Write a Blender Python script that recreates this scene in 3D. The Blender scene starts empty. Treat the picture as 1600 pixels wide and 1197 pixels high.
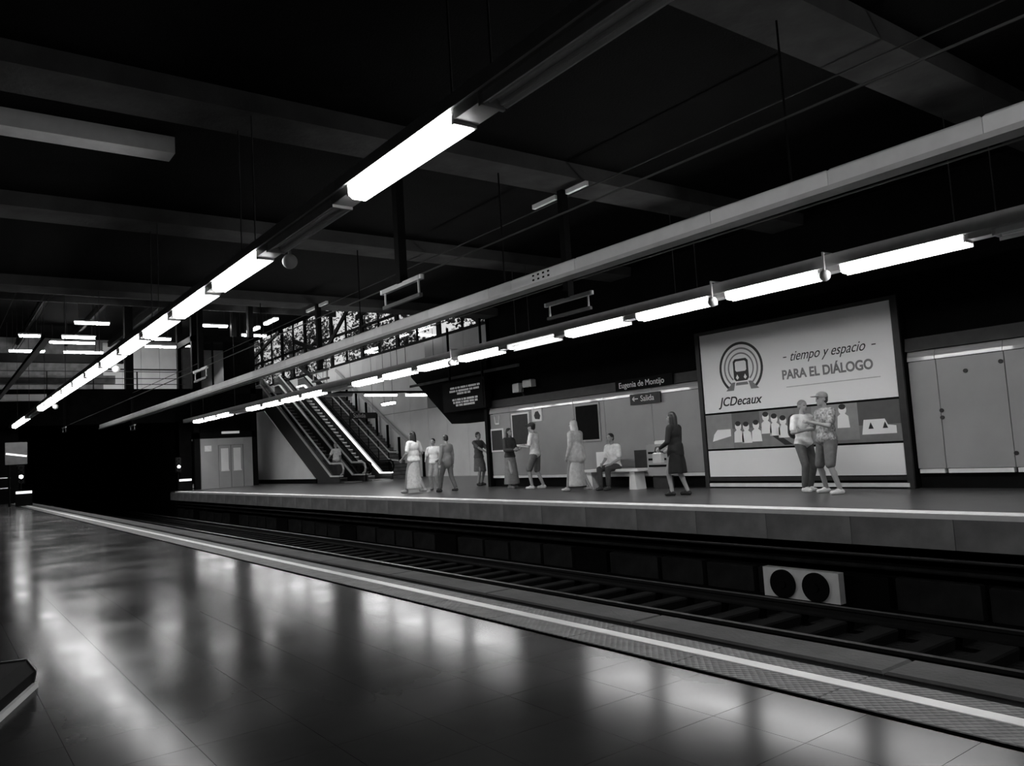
import bpy, math, random
from mathutils import Vector, Matrix

# ------------------------------------------------------------------ camera, world, exposure
S = bpy.context.scene
COL = S.collection
random.seed(7)
H = 1.1                                   # seated photographer, lens 1.1 m above the platform
YAW, PITCH, ROLL, FPX = 0.63803628, 0.08370646, -0.06032091, 1233.65
fw = Vector((-math.cos(YAW)*math.cos(PITCH), math.sin(YAW)*math.cos(PITCH), math.sin(PITCH)))
rt = fw.cross(Vector((0, 0, 1))).normalized(); up = rt.cross(fw)
r2 = rt*math.cos(ROLL)+up*math.sin(ROLL); u2 = up*math.cos(ROLL)-rt*math.sin(ROLL)
cam = bpy.data.objects.new('camera', bpy.data.cameras.new('camera')); COL.objects.link(cam)
m3 = Matrix((r2, u2, -fw)).transposed()
cam.matrix_world = Matrix.Translation((0, 0, H)) @ m3.to_4x4()
cam.data.sensor_fit = 'HORIZONTAL'; cam.data.sensor_width = 36; cam.data.lens = 36*FPX/1600
cam.data.clip_start = 0.05; cam.data.clip_end = 400
S.camera = cam

world = bpy.data.worlds.new('overcast_sky'); S.world = world; world.use_nodes = True
bg = world.node_tree.nodes['Background']; bg.inputs[0].default_value = (.8, .8, .8, 1); bg.inputs[1].default_value = 1.1

S.view_settings.view_transform = 'Standard'; S.view_settings.look = 'None'
S.view_settings.gamma = 1; S.view_settings.use_curve_mapping = False
S.view_settings.exposure = 0.0
LAMP = 43.0                               # radiance of the fluorescent diffusers

# ------------------------------------------------------------------ materials (all procedural)
MATS = {}
def M(name, g, rough=.6, metal=0.0, var=.12, scale=6.0, bump=0.0, bscale=40.0, spec=.5, stretch=None):
    if name in MATS: return MATS[name]
    m = bpy.data.materials.new(name); m.use_nodes = True; nt = m.node_tree
    b = nt.nodes['Principled BSDF']
    b.inputs['Roughness'].default_value = rough; b.inputs['Metallic'].default_value = metal
    b.inputs['Specular IOR Level'].default_value = spec
    tc = nt.nodes.new('ShaderNodeTexCoord'); mp = nt.nodes.new('ShaderNodeMapping')
    nt.links.new(tc.outputs['Object'], mp.inputs[0])
    if stretch: mp.inputs['Scale'].default_value = stretch
    n = nt.nodes.new('ShaderNodeTexNoise'); n.inputs['Scale'].default_value = scale; n.inputs['Detail'].default_value = 6
    nt.links.new(mp.outputs[0], n.inputs[0])
    cr = nt.nodes.new('ShaderNodeValToRGB')
    a, c = max(0, g*(1-var)), min(1, g*(1+var))
    cr.color_ramp.elements[0].position = .3; cr.color_ramp.elements[0].color = (a, a, a, 1)
    cr.color_ramp.elements[1].position = .7; cr.color_ramp.elements[1].color = (c, c, c, 1)
    nt.links.new(n.outputs[0], cr.inputs[0]); nt.links.new(cr.outputs[0], b.inputs['Base Color'])
    if bump:
        n2 = nt.nodes.new('ShaderNodeTexNoise'); n2.inputs['Scale'].default_value = bscale; n2.inputs['Detail'].default_value = 4
        nt.links.new(mp.outputs[0], n2.inputs[0])
        bp = nt.nodes.new('ShaderNodeBump'); bp.inputs['Strength'].default_value = bump; bp.inputs['Distance'].default_value = .02
        nt.links.new(n2.outputs[0], bp.inputs['Height']); nt.links.new(bp.outputs[0], b.inputs['Normal'])
    MATS[name] = m; return m
def EM(name, strength, g=1.0):
    if name in MATS: return MATS[name]
    m = bpy.data.materials.new(name); m.use_nodes = True; nt = m.node_tree
    b = nt.nodes['Principled BSDF']; b.inputs['Base Color'].default_value = (.8, .8, .8, 1)
    b.inputs['Emission Color'].default_value = (g, g, g, 1); b.inputs['Emission Strength'].default_value = strength
    MATS[name] = m; return m
def GLASS(name, tint=.9, refl=.5):
    if name in MATS: return MATS[name]
    m = bpy.data.materials.new(name); m.use_nodes = True; nt = m.node_tree; nt.nodes.clear()
    o = nt.nodes.new('ShaderNodeOutputMaterial'); t = nt.nodes.new('ShaderNodeBsdfTransparent'); t.inputs[0].default_value = (tint, tint, tint, 1)
    g = nt.nodes.new('ShaderNodeBsdfGlossy'); g.inputs['Roughness'].default_value = .03; g.inputs[0].default_value = (refl*2 if refl < .5 else 1,)*3+(1,)
    f = nt.nodes.new('ShaderNodeLayerWeight'); f.inputs[0].default_value = .5
    pw = nt.nodes.new('ShaderNodeMath'); pw.operation = 'POWER'; pw.inputs[1].default_value = 5; nt.links.new(f.outputs['Facing'], pw.inputs[0])
    fa = nt.nodes.new('ShaderNodeMath'); fa.operation = 'MULTIPLY_ADD'; fa.inputs[1].default_value = .5; fa.inputs[2].default_value = .03; nt.links.new(pw.outputs[0], fa.inputs[0])
    mx = nt.nodes.new('ShaderNodeMixShader')
    nt.links.new(fa.outputs[0], mx.inputs[0]); nt.links.new(t.outputs[0], mx.inputs[1]); nt.links.new(g.outputs[0], mx.inputs[2]); nt.links.new(mx.outputs[0], o.inputs[0])
    MATS[name] = m; return m

def floor_mat():
    m = M('polished_terrazzo', .024, .16, var=.25, scale=1.4, bump=0, stretch=(1, 1, 1))
    nt = m.node_tree; b = nt.nodes['Principled BSDF']
    tc = nt.nodes.new('ShaderNodeTexCoord')
    mp = nt.nodes.new('ShaderNodeMapping'); mp.inputs['Scale'].default_value = (1, 1, 1); nt.links.new(tc.outputs['Object'], mp.inputs[0])
    geo = nt.nodes.new('ShaderNodeNewGeometry')
    for nd in [x for x in nt.nodes if x.type == 'MAPPING']:
        nt.links.new(geo.outputs['Position'], nd.inputs[0])
    n = nt.nodes.new('ShaderNodeTexNoise'); n.inputs['Scale'].default_value = 1.3; n.inputs['Detail'].default_value = 2; n.inputs['Roughness'].default_value = .5
    nt.links.new(mp.outputs[0], n.inputs[0])
    mr = nt.nodes.new('ShaderNodeMapRange'); mr.inputs[1].default_value = .3; mr.inputs[2].default_value = .7; mr.inputs[3].default_value = .12; mr.inputs[4].default_value = .19
    nt.links.new(n.outputs[0], mr.inputs[0])
    b.inputs['Specular IOR Level'].default_value = 0
    gl = nt.nodes.new('ShaderNodeBsdfGlossy'); gl.inputs[0].default_value = (1, 1, 1, 1); nt.links.new(mr.outputs[0], gl.inputs['Roughness'])
    fr = nt.nodes.new('ShaderNodeFresnel'); fr.inputs[0].default_value = 1.27
    mu = nt.nodes.new('ShaderNodeMath'); mu.operation = 'MULTIPLY'; mu.inputs[1].default_value = .36; nt.links.new(fr.outputs[0], mu.inputs[0])
    mx = nt.nodes.new('ShaderNodeMixShader'); nt.links.new(mu.outputs[0], mx.inputs[0]); nt.links.new(b.outputs[0], mx.inputs[1]); nt.links.new(gl.outputs[0], mx.inputs[2])
    nt.links.new(mx.outputs[0], nt.nodes['Material Output'].inputs[0])
    return m
def tactile_mat():
    m = M('tactile_paving', .135, .5, spec=.25, var=.25, scale=9)
    nt = m.node_tree; b = nt.nodes['Principled BSDF']
    geo = nt.nodes.new('ShaderNodeNewGeometry')
    mp = nt.nodes.new('ShaderNodeMapping'); mp.inputs['Rotation'].default_value = (0, 0, math.radians(45))
    nt.links.new(geo.outputs['Position'], mp.inputs[0])
    w = nt.nodes.new('ShaderNodeTexVoronoi'); w.inputs['Scale'].default_value = 32; w.inputs['Randomness'].default_value = .05
    nt.links.new(mp.outputs[0], w.inputs[0])
    bp = nt.nodes.new('ShaderNodeBump'); bp.invert = True; bp.inputs['Strength'].default_value = .9; bp.inputs['Distance'].default_value = .012
    nt.links.new(w.outputs['Distance'], bp.inputs['Height']); nt.links.new(bp.outputs[0], b.inputs['Normal'])
    return m

M_FLOOR = floor_mat(); M_TACT = tactile_mat()
M_WHITE = M('white_line_paint', .75, .4, var=.08)
M_CONC = M('grey_concrete', .2, .85, spec=.2, var=.3, scale=2.5, bump=.2)
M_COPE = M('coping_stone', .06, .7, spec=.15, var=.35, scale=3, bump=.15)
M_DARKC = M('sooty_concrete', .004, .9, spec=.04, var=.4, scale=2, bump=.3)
M_BEAM = M('beam_concrete', .05, .9, spec=.06, var=.3, scale=1.6, bump=.3, bscale=12)
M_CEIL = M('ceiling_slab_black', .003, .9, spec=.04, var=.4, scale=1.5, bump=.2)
M_BLACK = M('black_paint', .006, .6, spec=.04, var=.2)
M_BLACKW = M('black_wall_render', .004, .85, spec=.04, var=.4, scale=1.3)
M_GROUT = M('dark_joint', .012, .9, spec=.04)
M_ENAM = M('light_enamel_panel', .36, .22, var=.06, scale=1.2)
M_ENAM2 = M('mid_enamel_panel', .34, .22, var=.08, scale=1.2)
M_LIGHTWALL = M('pale_wall_panel', .8, .5, var=.08, scale=.8)
M_STEEL = M('brushed_steel', .45, .35, metal=.9, var=.1, scale=20)
M_GREYM = M('grey_painted_metal', .5, .45, var=.08)
M_LGREYM = M('pale_painted_metal', .8, .4, var=.06)
M_DGREYM = M('dark_painted_metal', .035, .45, spec=.25, var=.15)
M_TREAD = M('escalator_tread_metal', .06, .45, metal=.6, var=.2)
M_RUBBER = M('black_rubber', .005, .7, spec=.05, var=.1)
M_RAIL = M('worn_rail_steel', .012, .4, metal=.2, var=.2)
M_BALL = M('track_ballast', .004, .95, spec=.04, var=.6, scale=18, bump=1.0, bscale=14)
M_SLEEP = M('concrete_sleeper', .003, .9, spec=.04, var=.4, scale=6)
M_GLASS = GLASS('window_glass', .92); M_DGLASS = GLASS('smoked_glass', .35)
M_WIRE = M('dull_wire', .05, .7, spec=.1)
M_LAMP = EM('fluorescent_diffuser', LAMP); M_LAMPN = EM('dimmed_fluorescent_diffuser', LAMP*.55)  # near row set dimmer to weaken its reflections in the floor
M_TUBEOFF = M('unlit_tube_glass', .6, .25, var=.05)
M_REFL = M('lamp_reflector', .8, .4, metal=.0, var=.05)
M_HALL = EM('hall_lamp_diffuser', 56.0)
M_STRIP = EM('balustrade_light', 2.2)
M_LED = EM('led_dots', .3)
M_SIGNAL = EM('signal_lens_lit', 9.0)
M_POSTER = M('poster_white', .9, .4, var=.03, scale=.6)
M_INK = M('poster_ink_black', .015, .5)
M_INKG = M('poster_ink_grey', .20, .5)
M_LEAF = M('tree_leaf', .05, .6, var=.5, scale=3); M_BARK = M('tree_bark', .04, .9, var=.3, scale=8, bump=.5)
M_TILEF = M_FLOOR

# ------------------------------------------------------------------ mesh helpers
WORLD = {}
class MB:
    def __init__(s): s.v = []; s.f = []
    def add(s, vs, fs):
        o = len(s.v); s.v += [Vector(p) for p in vs]; s.f += [tuple(i+o for i in f) for f in fs]; return s
    def box(s, x0, x1, y0, y1, z0, z1):
        return s.add([(x, y, z) for x in (x0, x1) for y in (y0, y1) for z in (z0, z1)],
                     [(0, 1, 3, 2), (4, 6, 7, 5), (0, 4, 5, 1), (2, 3, 7, 6), (0, 2, 6, 4), (1, 5, 7, 3)])
    def cbox(s, x0, x1, y0, y1, z0, z1, c):          # box with chamfered top edges
        zt = z1-c
        v = [(x0, y0, z0), (x1, y0, z0), (x1, y1, z0), (x0, y1, z0), (x0, y0, zt), (x1, y0, zt), (x1, y1, zt), (x0, y1, zt),
             (x0+c, y0+c, z1), (x1-c, y0+c, z1), (x1-c, y1-c, z1), (x0+c, y1-c, z1)]
        return s.add(v, [(3, 2, 1, 0), (0, 1, 5, 4), (1, 2, 6, 5), (2, 3, 7, 6), (3, 0, 4, 7), (4, 5, 9, 8), (5, 6, 10, 9), (6, 7, 11, 10), (7, 4, 8, 11), (8, 9, 10, 11)])
    def prism(s, poly, a0, a1, axis='y'):            # polygon in the other two axes, extruded along axis
        n = len(poly)
        def P(p, a): return {'y': (p[0], a, p[1]), 'x': (a, p[0], p[1]), 'z': (p[0], p[1], a)}[axis]
        vs = [P(p, a0) for p in poly]+[P(p, a1) for p in poly]
        fs = [tuple(range(n)), tuple(range(2*n-1, n-1, -1))]+[(i, i+n, (i+1) % n+n, (i+1) % n) for i in range(n)]
        return s.add(vs, fs)
    def bar(s, a, b, w, h=None, upv=(0, 0, 1)):      # rectangular bar from a to b
        a = Vector(a); b = Vector(b); d = (b-a).normalized(); h = h or w
        u = Vector(upv)
        if abs(d.dot(u)) > .95: u = Vector((0, 1, 0))
        r = d.cross(u).normalized(); u = r.cross(d)
        vs = []
        for p in (a, b):
            for i, j in ((-1, -1), (1, -1), (1, 1), (-1, 1)): vs.append(p+r*(w/2*i)+u*(h/2*j))
        return s.add(vs, [(3, 2, 1, 0), (4, 5, 6, 7), (0, 1, 5, 4), (1, 2, 6, 5), (2, 3, 7, 6), (3, 0, 4, 7)])
    def tube(s, pts, r, n=8):
        pts = [Vector(p) for p in pts]; o = len(s.v); rr = r if isinstance(r, (list, tuple)) else [r]*len(pts); prev = None
        for i, p in enumerate(pts):
            d = (pts[min(i+1, len(pts)-1)]-pts[max(i-1, 0)]).normalized()
            u = Vector((0, 0, 1)) if abs(d.z) < .95 else Vector((0, 1, 0))
            if prev is not None and abs(prev.dot(d)) < .95: u = prev
            a = d.cross(u).normalized(); b = a.cross(d); prev = b
            for k in range(n):
                t = 2*math.pi*k/n; s.v.append(p+(a*math.cos(t)+b*math.sin(t))*rr[i])
        for i in range(len(pts)-1):
            for k in range(n):
                k2 = (k+1) % n; s.f.append((o+i*n+k, o+i*n+k2, o+(i+1)*n+k2, o+(i+1)*n+k))
        s.f.append(tuple(o+k for k in range(n-1, -1, -1))); s.f.append(tuple(o+(len(pts)-1)*n+k for k in range(n)))
        return s
    def ell(s, c, r, seg=12, rings=8, rot=None):
        c = Vector(c); r = Vector(r) if not isinstance(r, (int, float)) else Vector((r, r, r)); o = len(s.v)
        def put(q):
            q = Vector((q[0]*r.x, q[1]*r.y, q[2]*r.z))
            if rot is not None: q = rot @ q
            s.v.append(c+q)
        put((0, 0, 1))
        for i in range(1, rings):
            t = math.pi*i/rings
            for k in range(seg):
                p = 2*math.pi*k/seg; put((math.sin(t)*math.cos(p), math.sin(t)*math.sin(p), math.cos(t)))
        put((0, 0, -1)); last = len(s.v)-1
        for k in range(seg): s.f.append((o, o+1+k, o+1+(k+1) % seg))
        for i in range(rings-2):
            for k in range(seg):
                a = o+1+i*seg+k; b = o+1+i*seg+(k+1) % seg; s.f.append((a, a+seg, b+seg, b))
        q = o+1+(rings-2)*seg
        for k in range(seg): s.f.append((q+k, last, q+(k+1) % seg))
        return s
    def cap(s, a, b, ra, rb, n=10):                  # tapered capsule
        a = Vector(a); b = Vector(b); d = b-a; L = d.length
        if L < 1e-5: return s.ell(a, max(ra, rb), n, 6)
        d /= L; u = Vector((0, 0, 1)) if abs(d.z) < .9 else Vector((0, 1, 0))
        x = d.cross(u).normalized(); y = x.cross(d); o = len(s.v); prof = []
        for i in range(1, 5): t = math.pi/2*(1-i/4); prof.append((-ra*math.sin(t), ra*math.cos(t)))
        for i in range(0, 4): t = math.pi/2*i/4; prof.append((L+rb*math.sin(t), rb*math.cos(t)))
        s.v.append(a-d*ra)
        for h, r in prof:
            for k in range(n):
                t = 2*math.pi*k/n; s.v.append(a+d*h+(x*math.cos(t)+y*math.sin(t))*r)
        s.v.append(b+d*rb); last = len(s.v)-1
        for k in range(n): s.f.append((o, o+1+(k+1) % n, o+1+k))
        for i in range(len(prof)-1):
            for k in range(n):
                p = o+1+i*n+k; q = o+1+i*n+(k+1) % n; s.f.append((p, q, q+n, p+n))
        q = o+1+(len(prof)-1)*n
        for k in range(n): s.f.append((q+k, q+(k+1) % n, last))
        return s
    def build(s, name, mat, parent=None, origin=None, smooth=False):
        xs = [p.x for p in s.v]; ys = [p.y for p in s.v]; zs = [p.z for p in s.v]
        if origin is None:
            origin = Vector(((min(xs)+max(xs))/2, (min(ys)+max(ys))/2, min(zs) if parent is None else (min(zs)+max(zs))/2))
        origin = Vector(origin)
        me = bpy.data.meshes.new(name); me.from_pydata([p-origin for p in s.v], [], s.f); me.update()
        if smooth:
            me.polygons.foreach_set('use_smooth', [True]*len(me.polygons))
        return link(name, me, mat, parent, origin)
def link(name, me, mat, parent, origin):
    origin = Vector(origin)
    if mat is not None and not me.materials: me.materials.append(mat)
    o = bpy.data.objects.new(name, me); COL.objects.link(o)
    if parent is not None:
        o.parent = parent; o.location = origin-WORLD[parent.name]
    else: o.location = origin
    WORLD[o.name] = origin
    return o
def tag(o, label=None, cat=None, group=None, kind=None):
    if label: o['label'] = label
    if cat: o['category'] = cat
    if group: o['group'] = group
    if kind: o['kind'] = kind
    return o
def thing(name, loc, label=None, cat=None, group=None, kind=None):
    o = bpy.data.objects.new(name, None); COL.objects.link(o); o.location = loc; o.empty_display_size = .2
    WORLD[o.name] = Vector(loc); return tag(o, label, cat, group, kind)
def dup(o, parent=None, delta=None):
    c = o.copy(); COL.objects.link(c)
    c.parent = parent
    if delta is not None: c.location = Vector(o.location)+Vector(delta)
    base = WORLD[parent.name] if parent else Vector((0, 0, 0))
    WORLD[c.name] = base+Vector(c.location)
    for ch in list(o.children): dup(ch, c)
    return c
def struct(mb, name, mat, label=None, parent=None, smooth=False):
    o = mb.build(name, mat, parent, smooth=smooth)
    if parent is None: tag(o, label, kind='structure')
    return o
def text(name, body, size, mat, parent, origin, rot, shear=0.0, depth=.002, align='LEFT', bold=0.0, sx=1.0):
    cu = bpy.data.curves.new(name, 'FONT'); cu.body = body; cu.size = size; cu.shear = shear; cu.extrude = depth; cu.align_x = align; cu.offset = bold
    t = bpy.data.objects.new('tmp_text', cu); COL.objects.link(t)
    dg = bpy.context.evaluated_depsgraph_get(); me = bpy.data.meshes.new_from_object(t.evaluated_get(dg)); 
    bpy.data.objects.remove(t); bpy.data.curves.remove(cu)
    me.transform(Matrix.Rotation(rot[2], 4, 'Z') @ Matrix.Rotation(rot[0], 4, 'X') @ Matrix.Diagonal((sx, 1, 1, 1)))
    me.materials.clear(); me.name = name
    return link(name, me, mat, parent, origin)
FACE = (math.pi/2, 0, 0)                  # lettering on a wall facing the tracks (towards -y)

# ------------------------------------------------------------------ key dimensions (metres)
XR = 6.0            # right end of the built station
XE = -43.4          # end wall with the tunnel mouth
YN = -4.0           # wall behind the photographer
EDGE_N, EDGE_F = 3.74, 9.9
YW = 13.9           # face of the far platform wall panels
YB = 20.2           # back wall of the escalator recess
BED = -1.3
ZM = 5.3            # upper concourse floor

# ------------------------------------------------------------------ near platform
near = thing('floor', (-18, 0, 0), 'dark polished platform floor with pale edge strip on the near side', kind='structure')
MB().box(XE, XR, YN, 2.93, -.5, -.006).build('floor_base', M_GROUT, near)
# tiles: individually where their joints can be seen, the material beyond
TS = .4117; X0 = -1.76
tile_me = None; nx0, nx1, ny0, ny1 = -19, 3, 0, 8
for i in range(nx0, nx1):
    for j in range(ny0, ny1):
        x = X0+i*TS; y1 = 2.915-j*TS; y0 = y1-TS
        if tile_me is None:
            t = MB().box(x+.001, x+TS-.001, y0+.001, y1-.001, -.02, 0).build('floor_tile', M_FLOOR, near); tile_me = t
        else:
            c = tile_me.copy(); COL.objects.link(c); c.parent = near
            c.location = Vector((x+TS/2, (y0+y1)/2, -.01))-WORLD[near.name]
xa, xb, yb = X0+nx0*TS, X0+nx1*TS, 2.915-ny1*TS
MB().box(XE, xa, yb, 2.915, -.02, 0).build('floor_screed', M_FLOOR, near)
MB().box(XE, XR, YN, yb, -.02, 0).build('floor_screed', M_FLOOR, near)
MB().box(xb, XR, yb, 2.915, -.02, 0).build('floor_screed', M_FLOOR, near)
MB().box(XE, XR, 2.93, EDGE_N-.02, -.5, -.02).build('edge_base', M_GROUT, near)
L = .8; proto = None; x = XR-L; k = 0
while x > XE+.2:
    if proto is None:
        a1 = MB().cbox(x+.002, x+L-.002, 2.955, 3.145, -.02, .004, .004).build('tactile_tile', M_TACT, near)
        a2 = MB().cbox(x+.002, x+L-.002, 3.235, 3.355, -.02, .004, .004).build('tactile_tile', M_TACT, near); proto = (a1, a2); bx = x
    else:
        for p in proto:
            c = p.copy(); COL.objects.link(c); c.parent = near; c.location = p.location+Vector((x-bx, 0, 0))
    x -= L
MB().cbox(XE, XR, 3.149, 3.231, -.02, .006, .003).build('white_line', M_WHITE, near)
L = 1.6; proto = None; x = XR-L
while x > XE:
    if proto is None: proto = MB().cbox(x+.004, x+L-.004, 3.47, EDGE_N, -.3, 0, .012).build('coping_stone', M_COPE, near); bx = x
    else:
        c = proto.copy(); COL.objects.link(c); c.parent = near; c.location = proto.location+Vector((x-bx, 0, 0))
    x -= L
MB().box(XE, XR, EDGE_N-.05, EDGE_N+.03, -.16, -.09).build('edge_ledge', M_COPE, near)
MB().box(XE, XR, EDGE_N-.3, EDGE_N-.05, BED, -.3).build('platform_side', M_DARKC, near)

# ------------------------------------------------------------------ track bed, rails, sleepers
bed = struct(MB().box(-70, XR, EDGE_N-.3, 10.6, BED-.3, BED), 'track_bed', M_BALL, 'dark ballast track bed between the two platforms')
for y, lab in ((4.48, 'steel rail below the near platform edge'), (5.92, 'inner rail of the track beside the near platform'),
               (7.48, 'inner rail of the track beside the far platform'), (8.9, 'steel rail closest to the far platform wall')):
    mb = MB(); prof = [(-.07, BED+.12), (.07, BED+.12), (.07, BED+.14), (.012, BED+.16), (.012, BED+.21), (.036, BED+.225), (.036, BED+.26), (-.036, BED+.26), (-.036, BED+.225), (-.012, BED+.21), (-.012, BED+.16), (-.07, BED+.14)]
    mb.prism([(y+p[0], p[1]) for p in prof], -70, XR, 'x'); tag(mb.build('rail', M_RAIL), lab, 'rail')
first = None
for tr, yc in (('far', 8.19), ('near', 5.2)):
    x = .0; first = None
    while x > -34:
        if first is None:
            t = thing('sleeper', (x, yc, BED), 'concrete sleeper carrying the rails of the track beside the %s platform' % tr, 'sleeper', 'sleepers of the %s track' % tr)
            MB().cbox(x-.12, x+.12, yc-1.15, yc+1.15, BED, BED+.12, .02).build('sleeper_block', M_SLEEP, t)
            first = t; bx = x
        else: dup(first, None, (x-bx, 0, 0))
        x -= .62
for i in range(14):                         # litter lying between the rails
    x = -.31-.62*random.randint(5, 24); y = random.uniform(7.75, 8.65); r = random.uniform(.03, .06)
    mb = MB(); a = random.random()*3
    mb.add([(x+r*math.cos(a+q*1.57)*random.uniform(.7, 1.4), y+r*math.sin(a+q*1.57), BED+.001+(.02 if q % 2 else 0)) for q in range(4)]+[(x, y, BED+.05)], [(0, 1, 4), (1, 2, 4), (2, 3, 4), (3, 0, 4), (3, 2, 1, 0)])
    tag(mb.build('paper_scrap', M_LGREYM), 'small pale crumpled paper scrap lying on the ballast', 'litter', 'litter on the ballast')

# ------------------------------------------------------------------ far platform
far = thing('floor', (-18, 12, 0), 'grey platform floor with a white edge line across the tracks', kind='structure')
M_FFLOOR = M('far_platform_floor', .06, .3, var=.2, scale=2, bump=.05)
MB().box(XE, XR, EDGE_F+.08, YB, -.43, -.004).build('floor_slab', M_FFLOOR, far)
MB().box(XE, XR, EDGE_F+.30, YB, -.02, 0).build('floor_screed', M_FFLOOR, far)
MB().cbox(XE+1.2, XR, EDGE_F, EDGE_F+.3, -.06, .012, .008).build('white_line', M_WHITE, far)
x = XR; L = 1.33; proto = None
while x-L > XE:
    if proto is None: proto = MB().cbox(x-L+.004, x-.004, EDGE_F+.005, EDGE_F+.1, -.43, -.06, .004).build('edge_panel', M_CONC, far); bx = x
    else:
        c = proto.copy(); COL.objects.link(c); c.parent = far; c.location = proto.location+Vector((x-bx, 0, random.uniform(-.002, .002)))
    x -= L
M_BLOCK = M('pit_block', .018, .9, spec=.05, var=.4, scale=3)
pit = thing('wall_pit', (-18, 10.3, BED), 'dark pit wall under the far platform overhang with pale block course', kind='structure')
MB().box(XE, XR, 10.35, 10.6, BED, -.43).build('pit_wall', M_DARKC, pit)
x = XR; i = 0
while x > XE+1:
    w = random.choice((1.0, 1.15, 1.3)); MB().cbox(x-w+.05, x-.05, 10.22, 10.36, BED, BED+random.uniform(.36, .42), .015).build('block', M_BLOCK if i % 5 else M_DARKC, pit); x -= w; i += 1
MB().tube([(XE, 10.2, -.76), (XR, 10.2, -.76)], .03, 8).build('conduit_pipe', M_BLOCK, pit)
MB().tube([(XE, 10.2, -.60), (XR, 10.2, -.60)], .03, 8).build('conduit_pipe', M_DGREYM, pit)
# white box with two round black openings
sp = thing('horn_box', (-6.9, 10.06, BED), 'white box with two big round black openings on the pit wall', 'box')
MB().box(-7.5, -6.28, 10.0, 10.13, BED+.02, -.86).build('box_front', M_LGREYM, sp)
for cx in (-7.16, -6.63):
    MB().tube([(cx, 9.998, BED+.22), (cx, 9.96, BED+.22)], .205, 28).build('round_opening', M_BLACK, sp)
    MB().tube([(cx, 9.96, BED+.22), (cx, 9.94, BED+.22)], .06, 16).build('hub', M_BLACK, sp)

# ------------------------------------------------------------------ shell: walls and ceilings
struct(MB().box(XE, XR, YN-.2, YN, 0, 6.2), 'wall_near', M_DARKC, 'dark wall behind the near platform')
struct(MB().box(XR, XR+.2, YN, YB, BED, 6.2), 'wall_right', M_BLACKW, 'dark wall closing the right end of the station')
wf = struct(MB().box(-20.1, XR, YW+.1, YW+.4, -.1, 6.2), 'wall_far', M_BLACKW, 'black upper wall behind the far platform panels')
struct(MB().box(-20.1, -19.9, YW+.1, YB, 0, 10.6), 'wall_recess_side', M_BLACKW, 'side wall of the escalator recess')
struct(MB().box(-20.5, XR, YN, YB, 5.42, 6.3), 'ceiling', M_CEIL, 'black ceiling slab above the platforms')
for i, xc in enumerate((.4, -4.38, -9.2, -14.03, -19.75, 5.2)):
    w = .72
    struct(MB().prism([(xc-w/2, 5.2), (xc+w/2, 5.2), (xc+w/2+.03, 5.42), (xc-w/2-.03, 5.42)], YN, YW+.1, 'y'), 'ceiling_beam', M_BEAM, 'concrete beam crossing under the black ceiling slab')
tag(MB().box(-10.85, -10.52, YN, 2.57, 5.2, 5.42).build('ceiling_duct', M_GREYM), 'short grey metal duct ending beside the near light row', 'duct')

# hall beyond the last beam
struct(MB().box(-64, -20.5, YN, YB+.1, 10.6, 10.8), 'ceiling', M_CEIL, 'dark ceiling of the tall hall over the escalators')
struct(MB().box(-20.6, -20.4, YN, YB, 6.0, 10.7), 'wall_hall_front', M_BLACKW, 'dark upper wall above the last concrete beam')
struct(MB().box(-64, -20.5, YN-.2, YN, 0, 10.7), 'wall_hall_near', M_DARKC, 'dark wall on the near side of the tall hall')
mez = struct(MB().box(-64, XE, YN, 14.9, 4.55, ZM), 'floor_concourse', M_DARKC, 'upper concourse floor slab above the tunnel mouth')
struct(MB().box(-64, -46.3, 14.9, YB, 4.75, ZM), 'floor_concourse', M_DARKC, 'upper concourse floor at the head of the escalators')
struct(MB().box(-62.2, -62, YN, YB, ZM, 10.7), 'wall_concourse', M_CONC, 'far wall of the upper concourse')
hw = thing('wall_concourse_panels', (-61.9, 12.5, ZM), 'pale lit wall panels at the back of the upper concourse', kind='structure')
for i in range(5):
    MB().cbox(-62, -61.9, 9.9+i*1.25+.01, 9.9+(i+1)*1.25-.01, ZM, 10.4, .01).build('wall_panel', M_LIGHTWALL, hw)
MB().box(-61.9, -61.8, 9.9, 16.2, 8.45, 8.55).build('wall_rail', M_DGREYM, hw)
# end wall with tunnel mouth
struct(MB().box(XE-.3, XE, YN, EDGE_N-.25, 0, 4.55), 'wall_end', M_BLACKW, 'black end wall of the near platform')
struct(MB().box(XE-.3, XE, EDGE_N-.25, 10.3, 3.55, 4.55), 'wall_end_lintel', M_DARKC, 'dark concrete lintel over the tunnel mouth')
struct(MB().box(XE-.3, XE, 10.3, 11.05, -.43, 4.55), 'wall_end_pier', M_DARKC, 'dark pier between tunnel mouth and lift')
for n, b in (('wall_tunnel', (-70, XE, EDGE_N-.4, EDGE_N-.25, BED, 3.6)), ('wall_tunnel', (-70, XE, 10.3, 10.45, BED, 3.6)), ('ceiling_tunnel', (-70, XE-.3, EDGE_N-.3, 10.4, 3.55, 3.7)), ('wall_tunnel', (-70.2, -70, EDGE_N-.4, 10.45, BED, 3.7))):
    struct(MB().box(*b), n, M_BLACKW, 'black lining of the running tunnel')
struct(MB().box(-46.6, XE-.3, 10.45, 14.9, 0, .02), 'floor_lift_lobby', M_FFLOOR, 'floor under the lift')
struct(MB().box(-60, XE, 14.35, YB, -.2, -.004), 'floor_recess', M_FFLOOR, 'recess floor under the escalators')
struct(MB().box(-60.2, -60, 11, YB, 0, 4.75), 'wall_recess_end', M_DARKC, 'end wall under the upper concourse')

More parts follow.
